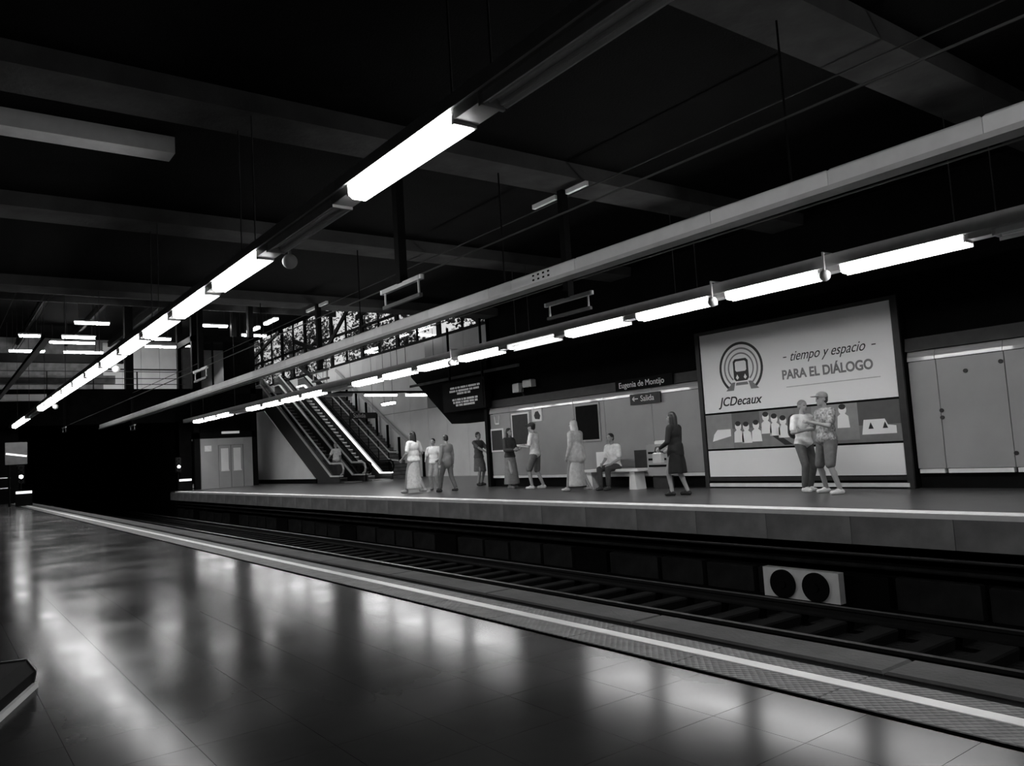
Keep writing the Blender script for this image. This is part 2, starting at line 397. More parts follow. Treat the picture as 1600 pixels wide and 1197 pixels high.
# escalator recess back wall: panels, then glazing with trees behind
bk = thing('wall_back', (-36, YB, 0), 'pale panel wall behind the stairs', kind='structure')
MB().box(-64, -20, YB+.1, YB+.3, -.1, 6.85).build('wall_core', M_DARKC, bk)
x = -20.1
while x > -62:
    w = 1.8
    MB().cbox(x-w+.008, x-.008, YB, YB+.1, 0, 3.4, .0).build('wall_panel', M_LIGHTWALL, bk)
    MB().cbox(x-w+.008, x-.008, YB, YB+.1, 3.42, 6.8, .0).build('wall_panel', M_LIGHTWALL if x < -33 else M_ENAM2, bk)
    x -= w
win = thing('window_1', (-40, YB, 6.85), 'glazed upper facade with dark mullions and trees behind', kind='structure')
xs = [-20.3-2.15*i for i in range(20)]
for a, b in zip(xs, xs[1:]):
    for z0, z1 in ((6.95, 8.7), (8.8, 10.55)):
        MB().box(b+.06, a-.06, YB+.1, YB+.12, z0, z1).build('pane', M_GLASS, win)
for i, x in enumerate(xs):
    w = .16 if i % 2 == 0 else .035
    MB().box(x-w, x+w, YB+.05, YB+.17, 6.85, 10.6).build('mullion', M_BLACK, win)
for z in (6.9, 8.75): MB().box(xs[-1], xs[0], YB+.02, YB+.2, z-.06, z+.06).build('transom', M_BLACK, win)
for a, b in (((-52, 9.4), (-46.8, 7.9)), ((-46.7, 7.9), (-42.4, 10.4)), ((-42, 9.3), (-35, 10.5))):
    MB().bar((a[0], YB-.12, a[1]), (b[0], YB-.12, b[1]), .1, .28).build('brace', M_BLACK, win)
struct(MB().box(-64.2, -64, YN, YB+.3, 0, 10.8), 'wall_hall_end', M_BLACKW, 'end wall of the tall hall')

# dark landing mass above the recess, with the departure display
struct(MB().prism([(-20.1, 2.06), (-22.3, 2.06), (-24.9, 3.9), (-24.9, 4.05), (-20.1, 4.05)], YW+.05, YW+.7, 'y'), 'wall_landing_front', M_BLACKW, 'black sloping landing front over the recess')
struct(MB().box(-24.9, -18.4, YW-.02, YW+.05, 3.52, 3.60), 'trim_1', M_CONC, 'grey edge strip of the dark landing')
led = thing('departure_display', (-21, 13.7, 2.4), 'black departure display with rows of lit characters', 'display')
MB().box(-22.2, -19.75, 13.6, 13.8, 2.42, 3.38).build('case', M_BLACK, led)
MB().box(-22.1, -19.85, 13.59, 13.6, 2.5, 3.3).build('screen', M_BLACK, led)
mb = MB(); random.seed(5)
for r, (z, a, b) in enumerate(((3.16, -21.7, -20.05), (3.06, -21.75, -20.1), (2.97, -21.3, -20.5), (2.78, -21.6, -20.15), (2.69, -21.55, -20.2), (2.6, -21.4, -20.35))):
    x = a
    while x < b:
        w = random.choice((.05, .06, .07))
        for q in range(3): mb.box(x, x+w, 13.582, 13.59, z-.02+q*.022, z-.010+q*.022)
        x += w+random.choice((.02, .02, .06))
mb.build('lit_characters', M_LED, led)
for x in (-21.9, -20.0): MB().box(x-.03, x+.03, 13.68, 13.74, 3.38, 5.2).build('hanger', M_BLACK, led)

# ------------------------------------------------------------------ far wall panels
def panel_run(x0, x1, joints, name, lab, mat):
    t = thing(name, ((x0+x1)/2, YW, 0), lab, kind='structure')
    js = [x0]+joints+[x1]
    for a, b in zip(js, js[1:]):
        MB().cbox(a+.006, b-.006, YW, YW+.1, .34, 2.2, .0).build('wall_panel', mat, t)
        MB().prism([(YW-.01, .26), (YW+.1, .26), (YW+.1, .33), (YW-.01, .33)], a+.03, b-.03, 'x').build('kick_rail', M_LGREYM, t)
        MB().prism([(YW-.03, 2.21), (YW+.1, 2.21), (YW+.1, 2.38), (YW+.018, 2.38), (YW-.008, 2.325), (YW-.022, 2.27)], a+.004, b-.004, 'x').build('header_panel', M_HEAD, t)
    MB().prism([(YW-.06, 2.39), (YW+.1, 2.39), (YW+.1, 2.62), (YW-.02, 2.62)], x0, x1, 'x').build('cornice', M_DGREYM, t)
    MB().box(x0, x1, YW+.06, YW+.1, 0, .26).build('plinth', M_BLACK, t)
    return t
M_HEAD = M('glossy_header_enamel', .40, .1, var=.05, scale=1)
pl = panel_run(-20.05, -11.62, [-18.95, -17.75, -16.05, -14.85, -13.2], 'wall_far_panels', 'mid grey enamel panels behind the bench', M_ENAM2)
pr = panel_run(-7.0, XR-.1, [-6.52, -5.45, -4.3, -3.2, -2.1, -1, .1, 1.2, 2.3, 3.4, 4.5], 'wall_far_panels', 'grey enamel panels right of the billboard', M_ENAM2)
for x, z in ((-6.5, 1.32), (-6.5, 1.2), (-5.42, .56), (-5.5, 2.04), (-6.05, 1.95)):
    MB().tube([(x, YW-.02, z), (x, YW+.01, z)], .035, 12).build('panel_lock', M_DGREYM, pr)
struct(MB().box(-20.12, -19.98, YW-.12, YW+.1, 0, 3.5), 'trim_2', M_BLACK, 'black corner post beside the recess')
# pale posters / dark notice frames on the left run
def frame(name, x0, x1, z0, z1, inner, lab, cat, group=None, fm=None):
    t = thing(name, ((x0+x1)/2, YW-.03, z0), lab, cat, group)
    MB().box(x0, x1, YW-.035, YW, z0, z1).build('frame', fm or M_LGREYM, t)
    MB().box(x0+.05, x1-.05, YW-.042, YW-.035, z0+.05, z1-.05).build('sheet', inner, t)
    return t
frame('notice_board', -18.85, -18.0, 1.18, 2.15, M_DGREYM, 'dark notice board in pale frame near the recess corner', 'notice board')
frame('notice_board', -15.98, -15.02, 1.18, 2.18, M_BLACK, 'black notice board on the panels above the bench', 'notice board', fm=M_ENAM)
frame('wall_cabinet', -19.95, -19.3, 1.05, 1.75, M_DGREYM, 'small wall cabinet with two dark doors beside the black post', 'cabinet')
pg = thing('pictogram_sign', (-17.6, YW-.03, 1.85), 'small square sign with black emblem above the capped person', 'sign')
MB().box(-17.85, -17.4, YW-.03, YW, 1.85, 2.2).build('plate', M_LGREYM, pg)
MB().prism([(-17.7, 1.92), (-17.5, 1.9), (-17.46, 2.0), (-17.56, 2.14), (-17.68, 2.12), (-17.74, 2.02)], YW-.036, YW-.03, 'y').build('emblem', M_INK, pg)
um = thing('line_mark', (-19.6, YW-.02, 1.88), 'white hooked mark on the panel beside the black post', 'sign')
MB().bar((-19.72, YW-.01, 2.14), (-19.7, YW-.01, 1.9), .02, .05).bar((-19.7, YW-.01, 1.9), (-19.5, YW-.01, 1.9), .02, .05).bar((-19.5, YW-.01, 1.9), (-19.47, YW-.01, 2.14), .02, .05).build('mark', M_WHITE, um)
# station name sign and exit sign
st = thing('station_name_sign', (-13.3, YW-.08, 2.4), 'dark strip sign with the station name above the panels', 'sign')
MB().box(-14.3, -12.4, YW-.09, YW-.05, 2.38, 2.64).build('plate', M_BLACK, st)
text('lettering', 'Eugenia de Montijo', .2, M_WHITE, st, (-14.18, YW-.092, 2.44), FACE, sx=.98)
ex = thing('exit_sign', (-13.35, YW-.08, 2.02), 'small dark exit sign with an arrow under the station name', 'sign')
MB().box(-13.85, -12.85, YW-.06, YW-.03, 2.0, 2.26).build('plate', M_DGREYM, ex)
text('lettering', 'Salida', .2, M_WHITE, ex, (-13.5, YW-.062, 2.07), FACE)
MB().bar((-13.76, YW-.063, 2.14), (-13.58, YW-.063, 2.14), .006, .025).bar((-13.76, YW-.063, 2.14), (-13.7, YW-.063, 2.19), .006, .025).bar((-13.76, YW-.063, 2.14), (-13.7, YW-.063, 2.09), .006, .025).build('arrow', M_WHITE, ex)
# two small boxes (loudspeakers) on a bracket above the wall
ls = thing('loudspeaker_pair', (-18, 13.8, 2.62), 'two small pale box loudspeakers on a bracket above the panels', 'loudspeaker')
MB().tube([(-18.18, YW, 2.62), (-18.16, YW-.1, 2.75), (-18.05, YW-.12, 2.92)], .02, 6).build('bracket', M_DGREYM, ls)
MB().cbox(-18.45, -18.15, YW-.22, YW-.05, 2.74, 3.0, .02).build('speaker_box', M_GREYM, ls)
MB().cbox(-17.95, -17.55, YW-.22, YW-.05, 2.84, 3.05, .02).build('speaker_box', M_GREYM, ls)
MB().bar((-18.2, YW-.06, 2.9), (-17.8, YW-.06, 2.92), .03).build('arm', M_DGREYM, ls)

# ------------------------------------------------------------------ billboard
BY = YW-.12
bb = thing('billboard', (-9.34, BY, 0), 'tall white billboard with train logo in a dark frame', 'billboard')
def bq(x0, x1, z0, z1, y0, y1): return MB().box(x0, x1, y0, y1, z0, z1)
bq(-11.62, -7.02, .0, 3.42, BY+.02, YW+.1).build('backing', M_BLACK, bb)
bq(-11.62, -11.52, .0, 3.42, BY-.03, BY+.02).build('frame_side', M_DGREYM, bb)
bq(-7.14, -7.02, .0, 3.42, BY-.03, BY+.02).build('frame_side', M_DGREYM, bb)
bq(-11.52, -7.14, 3.36, 3.42, BY-.03, BY+.02).build('frame_top', M_DGREYM, bb)
bq(-11.5, -7.16, 1.62, 3.35, BY, BY+.02).build('poster_sheet', M_POSTER, bb)
bq(-11.5, -7.16, .84, 1.58, BY, BY+.02).build('photo_strip', M_INKG, bb)
bq(-11.5, -7.16, .24, .80, BY, BY+.02).build('lower_sheet', M_POSTER, bb)
bq(-11.52, -7.1, .15, .22, BY-.02, BY+.02).build('shelf', M_DGREYM, bb)
bq(-11.5, -7.1, .03, .10, BY-.04, BY+.02).build('kick_rail', M_LGREYM, bb)
# logo: rings, train, lettering (thin print on the sheet)
lg = MB(); cx, cz = -10.46, 2.52
def ring(mb, r0, r1, a0, a1, y=BY-.003, n=40):
    vs = []; fs = []
    for i in range(n+1):
        a = math.radians(a0+(a1-a0)*i/n)
        for r in (r0, r1):
            for yy in (y, BY): vs.append((cx+r*math.cos(a), yy, cz+r*math.sin(a)))
    for i in range(n):
        o = i*4; fs += [(o, o+2, o+6, o+4), (o, o+4, o+5, o+1), (o+2, o+3, o+7, o+6)]
    mb.add(vs, fs)
ring(lg, .50, .555, -52, 232); lgo = lg.build('logo_ring', M_INK, bb)
lg = MB(); ring(lg, .40, .435, -50, 230); lg.build('logo_ring', M_INKG, bb)
lg = MB(); ring(lg, .30, .33, -48, 228); lg.build('logo_ring', M_INKG, bb)
def plate(mb, pts, y0=BY-.004, y1=BY): return mb.prism([(cx+p[0], cz+p[1]) for p in pts], y0, y1, 'y')
def rr(x0, x1, z0, z1, c): return [(x0+c, z0), (x1-c, z0), (x1, z0+c), (x1, z1-c), (x1-c, z1), (x0+c, z1), (x0, z1-c), (x0, z0+c)]
plate(MB(), rr(-.19, .19, -.27, .2, .05)).build('logo_train', M_INK, bb)
plate(MB(), rr(-.14, .14, -.07, .15, .03), BY-.006, BY-.004).build('logo_window', M_POSTER, bb)
lg = MB()
for sx in (-1, 1): plate(lg, [(sx*.1-.04, -.2), (sx*.1, -.24), (sx*.1+.04, -.2), (sx*.1, -.13)], BY-.006, BY-.004)
lg.build('logo_headlamp', M_POSTER, bb)
lg = MB(); plate(lg, [(-.22, -.46), (-.42, -.46), (-.24, -.29), (-.17, -.29)]); plate(lg, [(.22, -.46), (.42, -.46), (.24, -.29), (.17, -.29)]); plate(lg, [(-.16, -.36), (.16, -.36), (.14, -.3), (-.14, -.3)])
lg.build('logo_track', M_INKG, bb)
text('lettering', 'JCDecaux', .265, M_INK, bb, (-11.08, BY-.002, 1.75), FACE, shear=.3, bold=.004, sx=.98)
text('lettering', 'tiempo y espacio', .275, M_INK, bb, (-9.28, BY-.002, 2.52), FACE, shear=.45, sx=.84)
text('lettering', 'PARA EL DIÁLOGO', .255, M_INKG, bb, (-9.48, BY-.002, 2.17), FACE, bold=.008, sx=.88)
for x in (-9.42, -7.56): bq(x, x+.08, 2.595, 2.615, BY-.002, BY).build('dash', M_INK, bb)
M_FAINT = M('poster_ink_faint', .48, .5)
bq(-9.4, -7.45, 2.0, 2.015, BY-.002, BY).build('fine_print', M_FAINT, bb)
# photo strip: pale seated figures and blocks of tone, printed flat
def pr_box(x0, x1, z0, z1, g): bq(x0, x1, z0, z1, BY-.002, BY).build('printed_tone', M('print_tone_%d' % round(g*100), g, .5, var=.1), bb)
pr_box(-11.5, -10.8, .84, 1.58, .26); pr_box(-10.8, -10.1, 1.25, 1.58, .12); pr_box(-10.1, -9.3, .84, 1.58, .22); pr_box(-7.95, -7.16, 1.15, 1.58, .09); pr_box(-8.9, -7.95, .9, 1.58, .28)
random.seed(3)
def figure(x, z, s, light=True):
    mb = MB(); y0, y1 = BY-.004, BY-.001
    def blob(cx_, cz_, rx, rz, n=12): mb.prism([(cx_+rx*math.cos(2*math.pi*k/n), cz_+rz*math.sin(2*math.pi*k/n)) for k in range(n)], y0, y1, 'y')
    blob(x, z, .09*s, .11*s); mb.prism([(x-.14*s, z-.38*s), (x+.14*s, z-.38*s), (x+.12*s, z-.14*s), (x+.04*s, z-.08*s), (x-.04*s, z-.08*s), (x-.12*s, z-.14*s)], y0-.001, y1, 'y')
    mb.build('printed_figure', M_POSTER if light else M_INKG, bb)
    mb = MB(); mb.prism([(x+.08*s*math.cos(2*math.pi*k/10), z+.06*s+.06*s*math.sin(2*math.pi*k/10)) for k in range(10)], y0-.002, y0, 'y'); mb.build('printed_hair', M_INK, bb)
for x, z in ((-10.65, 1.3), (-10.45, 1.28), (-10.2, 1.3), (-9.95, 1.45), (-9.75, 1.4), (-9.55, 1.35), (-8.62, 1.45), (-8.25, 1.47)): figure(x, z, .9)
MB().prism([(-11.35, 1.0), (-10.85, 1.1), (-10.85, 1.25), (-11.2, 1.25), (-11.3, 1.15)], BY-.004, BY-.001, 'y').build('printed_vehicle', M_POSTER, bb)
MB().prism([(-7.9, .98), (-7.25, .98), (-7.25, 1.12), (-7.4, 1.14), (-7.45, 1.25), (-7.85, 1.25)], BY-.004, BY-.001, 'y').build('printed_vehicle', M_POSTER, bb)
for x in (-7.72, -7.45): MB().prism([(x-.05, 1.08), (x+.05, 1.08), (x, 1.2)], BY-.006, BY-.004, 'y').build('printed_window', M_INK, bb)
MB().prism([(-10.1, 1.25), (-9.95, 1.25), (-9.35, .86), (-9.55, .86)], BY-.004, BY-.002, 'y').build('printed_stripe', M_INK, bb)

# ------------------------------------------------------------------ light rows
PITCH_L, LEN = 2.075, 1.76
def lamp_root(x, y, lit, lab, grp, zt=3.5, weak=False):
    sg = 1 if y > 6 else -1
    t = thing('fluorescent_lamp', (x, y, 3.39), lab, 'lamp', grp)
    x0, x1 = x-LEN/2, x+LEN/2
    if lit:
        mb = MB(); prof = [(-.105, 3.49), (-.1, 3.40), (-.06, 3.37), (.06, 3.37), (.1, 3.40), (.105, 3.49)]
        if weak: prof = [(-.03, 3.42), (-.025, 3.395), (.0, 3.385), (.025, 3.395), (.03, 3.42)]
        mb.prism([(y+p[0], p[1]) for p in prof], x0+.03, x1-.03, 'x').build('diffuser', EM('weak_tube', 9.0) if weak else (M_LAMP if sg > 0 else M_LAMPN), t)
    else:
        for dy in (-.05, .05): MB().tube([(x0+.06, y+dy, 3.425), (x1-.06, y+dy, 3.425)], .019, 10).build('tube', M_TUBEOFF, t)
        MB().prism([(y-.1, 3.40), (y-.085, 3.40), (y-.012, 3.462), (y+.012, 3.462), (y+.085, 3.40), (y+.1, 3.40), (y+.1, 3.48), (y-.1, 3.48)], x0+.05, x1-.05, 'x').build('reflector', M_REFL, t)
    sh = sorted((y+sg*.108, y+sg*.122))
    if sg > 0: MB().box(x0, x1, sh[0], sh[1], 3.355, 3.49).build('added_light_shield', M_GREYM, t)  # plate added to keep the far lamps' light off the upper wall
    MB().box(x0-(PITCH_L-LEN)+.004, x0-.004, y-.1, y+.1, 3.42, 3.5).build('joint_cover', M_GREYM, t)
    for xe in (x0, x1-.03): MB().box(xe, xe+.03, y-.1, y+.1, 3.395, 3.49).build('end_cap', M_GREYM, t)
    MB().box(x0, x1, y-.1, y+.1, 3.49 if lit else 3.47, zt).build('housing', M_GREYM, t)
    return t
ORD = ['', 'first', 'second', 'third', 'fourth', 'fifth', 'sixth', 'seventh', 'eighth', 'ninth', 'tenth', 'eleventh', 'twelfth', 'thirteenth', 'fourteenth', 'fifteenth', 'sixteenth', 'seventeenth', 'eighteenth', 'nineteenth', 'twentieth', 'twenty-first', 'twenty-second', 'twenty-third', 'twenty-fourth']
def row(y, n0, n1, unlit, side, zt):
    src = {}
    for n in range(n0, n1):
        x = -5.36-PITCH_L*n; lit = n not in unlit
        lab = ('lit fluorescent lamp over the %s platform, %s in the row from the tunnel mouth' if lit else 'unlit bare-tube lamp over the %s platform, %s in the row from the tunnel mouth') % (side, ORD[n1-n])
        grp = ('lit' if lit else 'unlit')+' lamps over the %s platform' % side
        if side == 'far' and n == 4: lamp_root(x, y, True, 'lit lamp with one thin dim tube over the far platform near the departure display', grp, zt, True)
        elif lit not in src: src[lit] = (lamp_root(x, y, lit, lab, grp, zt), x)
        else: dup(src[lit][0], None, (x-src[lit][1], 0, 0))['label'] = lab
row(3.05, -5, 18, (-1, 1, 13, 14), 'near', 3.5)
row(10.78, -5, 18, (-1, 9, 14), 'far', 3.5)
def trunking(y, z0, z1, w, lab, mat, xa=XE, xb=XR, hang=True, hz=5.2):
    t = thing('light_trunking', (xb-20, y, z0), lab, 'trunking')
    x = xb
    while x > xa+.2:
        x2 = max(x-2*PITCH_L, xa)
        MB().box(x2+.003, x-.003, y-w/2, y+w/2, z0, z1).build('trunk_section', mat, t); x = x2
    if hang:
        for xc in (5.2, .4, -4.38, -9.2, -14.03, -19.75):
            for d in (-.25, .25): MB().tube([(xc+d, y, z1), (xc+d, y, hz)], .008, 6).build('hanger_rod', M_DGREYM, t)
        for xc in (-25, -30, -35, -40): MB().tube([(xc, y, z1), (xc, y, 10.6)], .008, 6).build('hanger_rod', M_DGREYM, t)
    return t
trunking(3.05, 3.5, 3.6, .25, 'grey lighting trunking hung over the near platform edge', M_GREYM)
trunking(10.78, 3.5, 3.68, .24, 'grey lighting trunking hung over the far platform edge', M_GREYM)
# middle trunking: cover sections alternate pale and mid grey
mt = thing('cable_trunking', (-15, 6.8, 3.34), 'long pale cable trunking hung between the two tracks', 'trunking')
M_MID = M('trunk_cover_mid', .8, .45, var=.05); M_MIDP = M('trunk_cover_pale', .9, .4, var=.04)
xs = [XR, .5, -1.0, -2.6, -3.95, -5.33, -7.55, -8.95, -9.52, -11.31, -13.0, -14.2, -16.5, -17.9, -20.3, -21.6, -24, -25.5, -28, -29.5, -33, -35, -43.3]
for i, (a, b) in enumerate(zip(xs, xs[1:])):
    MB().cbox(b+.003, a-.003, 6.72, 6.88, 3.36, 3.52, .02).build('cover_section', M_MIDP if i % 2 == 0 else M_MID, mt)
MB().box(XE, XR, 6.70, 6.90, 3.31, 3.36).build('bottom_tray', M_GREYM, mt)
for i in range(4):
    for z in (3.41, 3.47): MB().box(-8.44+i*.11, -8.40+i*.11, 6.715, 6.721, z-.012, z+.012).build('slot', M_BLACK, mt)
for xc in (5.2, .4, -4.38, -9.2, -14.03, -19.75):
    MB().tube([(xc, 6.8, 3.52), (xc, 6.8, 5.2)], .012, 6).build('hanger_rod', M_BLACK, mt)
# dome cameras under the rows
def dome(x, y, lab):
    t = thing('dome_camera', (x, y, 3.27), lab, 'camera', None)
    if y < 6: MB().tube([(x, 3.176, 3.55), (x, y, 3.55), (x, y, 3.42)], .02, 8).build('stem', M_GREYM, t)
    else: MB().tube([(x, 10.78, 3.7), (x, y, 3.7), (x, y, 3.42)], .02, 8).build('stem', M_GREYM, t)
    MB().ell((x, y, 3.36), (.085, .085, .085), 16, 10).build('globe', M_LGREYM, t, smooth=True)
for n, lab in ((1.5, 'pale globe camera beside the second lamp of the near row'), (6.5, 'pale globe camera midway along the near light row'), (11.5, 'pale globe camera at the tunnel end of the near row')):
    dome(-5.36-PITCH_L*n, 3.27, lab)
for n, lab in ((.5, 'small pale globe camera between lamps above the billboard'), (1.5, 'small pale globe camera above the left side of the billboard'), (5.5, 'small pale globe camera over the departure display')):
    dome(-5.36-PITCH_L*n, 10.56, lab)
# cross light rows in the recess
def cross_lamp(x, y0, y1, z, lit, lab, grp):
    t = thing('cross_lamp', (x, (y0+y1)/2, z), lab, 'lamp', grp)
    MB().box(x-.07, x+.07, y0, y1, z, z+.07).build('diffuser', M_LAMP if lit else M_TUBEOFF, t)
    MB().box(x-.08, x+.08, y0-.03, y1+.03, z+.07, z+.12).build('housing', M_GREYM, t)
for y0, lit in ((11.3, False), (13.15, True), (14.9, True)):
    cross_lamp(-27, y0, y0+1.3, 3.41, lit, ('lit' if lit else 'unlit')+' cross lamp hung before the stairs', ('lit' if lit else 'unlit')+' cross lamps before the stairs')
tr = tag(MB().box(-27.09, -26.91, 10.9, 16.5, 3.53, 3.6).build('cross_trunking', M_DGREYM), 'dark cross trunking hung before the stairs', 'trunking')
cl = thing('short_lamp', (-31.5, 16.45, 3.41), 'short lit lamp hung above the escalator foot', 'lamp')
MB().box(-32.0, -31.0, 16.37, 16.53, 3.41, 3.5).build('diffuser', M_LAMP, cl); MB().box(-32.1, -30.9, 16.36, 16.54, 3.5, 3.56).build('housing', M_GREYM, cl)
for x in (-31.9, -31.1): MB().tube([(x, 16.45, 3.56), (x, 16.45, 10.6)], .008, 6).build('hanger_rod', M_DGREYM, cl)
for y in (11.5, 16.2): MB().tube([(-27, y, 3.6), (-27, y, 10.6)], .008, 6).build('hanger_rod', M_DGREYM, tr)

# ------------------------------------------------------------------ overhead line supports and wires
def support(x, y, lab):
    t = thing('line_support', (x, y, 3.2), lab, 'overhead support', None)
    MB().box(x-.06, x+.06, y-.06, y+.06, 3.45, 5.2 if x > -20.5 else 4.9).build('drop_tube', M_BLACK, t)
    MB().bar((x-.55, y, 3.43), (x+.5, y, 3.43), .06, .06).build('cross_arm', M_GREYM, t)
    for dx in (-.5, .45): MB().tube([(x+dx, y, 3.4), (x+dx, y, 3.2)], .015, 6).build('clamp_rod', M_GREYM, t)
    MB().bar((x-.55, y, 3.2), (x+.5, y, 3.2), .05, .05).build('lower_arm', M_DGREYM, t)
    for dx in (-.58, .53): MB().tube([(x+dx, y, 3.40), (x+dx, y, 3.46)], .035, 8).build('insulator', M_LGREYM, t)
    if x > -20.5:
        MB().bar((x-.75, y, 5.14), (x-.15, y, 5.14), .06, .07).bar((x+.12, y, 5.14), (x+.6, y, 5.14), .06, .07).build('ceiling_bracket', M_LGREYM, t)
for x, w in ((-9.4, 'under the second beam from the billboard end'), (-19.4, 'under the last concrete beam'), (-43.2, 'before the tunnel mouth')):
    support(x, 8.2, 'black overhead line support over the far track '+w)
    support(x, 5.2, 'black overhead line support over the near track '+w)
for y, z, lab in ((8.2, 5.1, 'thin messenger wire high over the far track'), (8.2, 3.72, 'thin contact wire over the far track'), (5.2, 3.5, 'thin contact wire over the near track')):
    tag(MB().tube([(XR, y+.075, z), (XE, y+.075, z)], .011, 6).build('overhead_wire', M_WIRE), lab, 'wire')
tag(MB().box(XE, -20.5, 2.1, 2.24, 4.25, 4.35).build('cable_tray', M_BLACK), 'black cable tray running beside the near light row in the hall', 'cable tray')
for i, (y, z) in enumerate(((1.2, 5.3), (1.3, 5.35), (1.42, 5.35), (3.3, 6.4), (3.45, 6.4), (3.6, 6.45), (2.35, 6.2))):
    tag(MB().tube([(-20.6, y, z+1.2), (-50, y, z+1.2)], .014, 6).build('hall_cable', M_WIRE), 'thin cable strung under the hall ceiling, %s from the near wall' % ORD[(1, 2, 3, 5, 6, 7, 4)[i]], 'cable', 'cables in the tall hall')

# ------------------------------------------------------------------ hall: lamps, louvres, beams
def hall_lamp(x, y0, y1, z, lab, grp=None):
    t = thing('hall_lamp', (x, (y0+y1)/2, z), lab, 'lamp', grp)
    MB().box(x-.1, x+.1, y0, y1, z, z+.1).build('diffuser', M_HALL, t); MB().box(x-.12, x+.12, y0-.04, y1+.04, z+.1, z+.17).build('housing', M_GREYM, t)
    for y in (y0+.15, y1-.15): MB().tube([(x, y, z+.17), (x, y, 10.6)], .008, 6).build('hanger_rod', M_DGREYM, t)
HC = {}
for x, y0, y1, z in ((-43.5, 5.75, 7.25, 8.55), (-46, 3.6, 4.5, 8.2), (-46, 5.5, 7.0, 8.2), (-52, 3.6, 5.3, 8.25), (-52, 6.3, 8.3, 8.25), (-46, 9.8, 10.75, 8.25), (-46.5, 12.5, 14.0, 9.2), (-56, 3.6, 5, 7.2), (-56, 6, 8.5, 9.4), (-56, 11.5, 13.5, 9.3), (-50, 16, 17.5, 9.3)):
    rowx = {-43.5: 1, -46: 2, -46.5: 2, -50: 3, -52: 4, -56: 5}[x]; HC[rowx] = HC.get(rowx, 0)+1
    hall_lamp(x, y0, y1, z, 'lit lamp over the concourse, %s row behind the railing, %s from the near wall' % (ORD[rowx], ORD[HC[rowx]]), 'lamps over the upper concourse')
def hall_lamp_x(x0, x1, y, z):
    t = thing('hall_lamp', ((x0+x1)/2, y, z), 'lit lamp hung along the hall beside the glazed facade', 'lamp', 'lamps beside the glazed facade')
    MB().box(x0, x1, y-.1, y+.1, z, z+.1).build('diffuser', M_HALL, t); MB().box(x0-.04, x1+.04, y-.12, y+.12, z+.1, z+.17).build('housing', M_GREYM, t)
    for x in (x0+.2, x1-.2): MB().tube([(x, y, z+.17), (x, y, 10.6)], .008, 6).build('hanger_rod', M_DGREYM, t)
for x0, x1, y, z in ((-47, -45.2, 15.4, 9.0), (-44, -42.2, 15.4, 9.0), (-51, -49, 15.6, 8.6)): hall_lamp_x(x0, x1, y, z)
for i in range(12):
    x = -23.5-i*1.9
    tag(MB().box(x-.06, x+.06, YN, YB-.3, 9.75, 10.1).build('ceiling_louvre', M_BEAM), 'slender cross louvre under the hall ceiling, %s from the last concrete beam' % ORD[i+1], 'louvre', 'louvres in the tall hall')
for i, y in enumerate((1.2, 4.75, 7.6, 10.3)):
    tag(MB().box(-62, -21, y-.08, y+.08, 10.1, 10.5).build('hall_purlin', M_BLACK), 'dark purlin under the hall ceiling, %s from the near wall' % ORD[i+1], 'beam', 'purlins in the tall hall')
for x, z, lab in ((-47.5, 7.3, 'dark cross beam over the front of the concourse'), (-50, 6.45, 'grey cross beam low over the concourse')):
    tag(MB().box(x-.15, x+.15, YN, 8.6, z-.2, z+.25).build('concourse_beam', M_BLACK if z > 7 else M_CONC), lab, 'beam')
tag(MB().box(-43.3, -42.95, YN, 4.45, 4.72, 5.02).build('concourse_fascia', M_LIGHTWALL), 'pale fascia band on the front of the concourse slab', 'fascia')
for y, z1 in ((2.5, 10.6), (8.6, 10.6)):
    tag(MB().box(-46.2, -45.8, y-.2, y+.2, ZM, z1).build('concourse_column', M_BLACK), 'black steel column standing on the concourse %s' % ('beside the near wall' if y < 5 else 'beside the pale wall'), 'column')
rl = thing('concourse_railing', (-43.6, 6, ZM), 'dark steel railing along the front of the concourse', 'railing')
for z in (5.55, 5.85, 6.2): MB().tube([(-43.6, YN, z), (-43.6, 10.9, z)], .02, 6).build('rail_bar', M_DGREYM, rl)
for i in range(8): MB().box(-43.63, -43.57, -3.5+i*2, -3.44+i*2, ZM, 6.2).build('railing_post', M_DGREYM, rl)

# lift tower
lf = thing('lift_tower', (-44.2, 12.7, 0), 'dark lift tower with glazed doors standing on the far platform', 'lift')
for y in (11.1, 14.12):
    for x in (-46.2, -43.2): MB().box(x-.15, x+.15, y, y+.28, 0, 10.5).build('tower_post', M_BLACK, lf)
for z in (2.75, 5.1, 7.9): MB().box(-46.2, -43.05, 11.1, 14.4, z-.12, z+.2).build('tower_ring', M_BLACK, lf)
MB().box(-43.1, -43.0, 11.4, 14.1, 2.95, 5.0).build('tower_panel', M_BLACKW, lf)
MB().box(-43.12, -43.02, 11.4, 12.3, 0, 2.62).build('front_panel', M_ENAM, lf)
MB().box(-43.12, -43.02, 13.62, 14.1, 0, 2.62).build('front_panel', M_ENAM2, lf)
MB().box(-43.12, -43.02, 12.3, 13.62, 2.25, 2.62).build('front_panel', M_ENAM, lf)
for y0, y1 in ((12.32, 12.95), (12.97, 13.6)):
    d = MB().box(-43.10, -43.04, y0, y1, 0, 2.24).build('lift_door', M_ENAM2, lf)
    MB().box(-43.045, -43.035, y0+.12, y1-.12, .9, 2.08).build('door_pane', M_LIGHTWALL, d)
    MB().box(-43.04, -43.0, y0+.1, y1-.1, .86, .93).build('push_bar', M_WHITE, d)
MB().box(-43.02, -42.99, 11.6, 11.95, 1.95, 2.25).build('notice', M_WHITE, lf)
MB().box(-43.05, -42.9, 12.5, 13.4, 2.85, 2.97).build('door_lamp', EM('door_lamp', .25), lf)
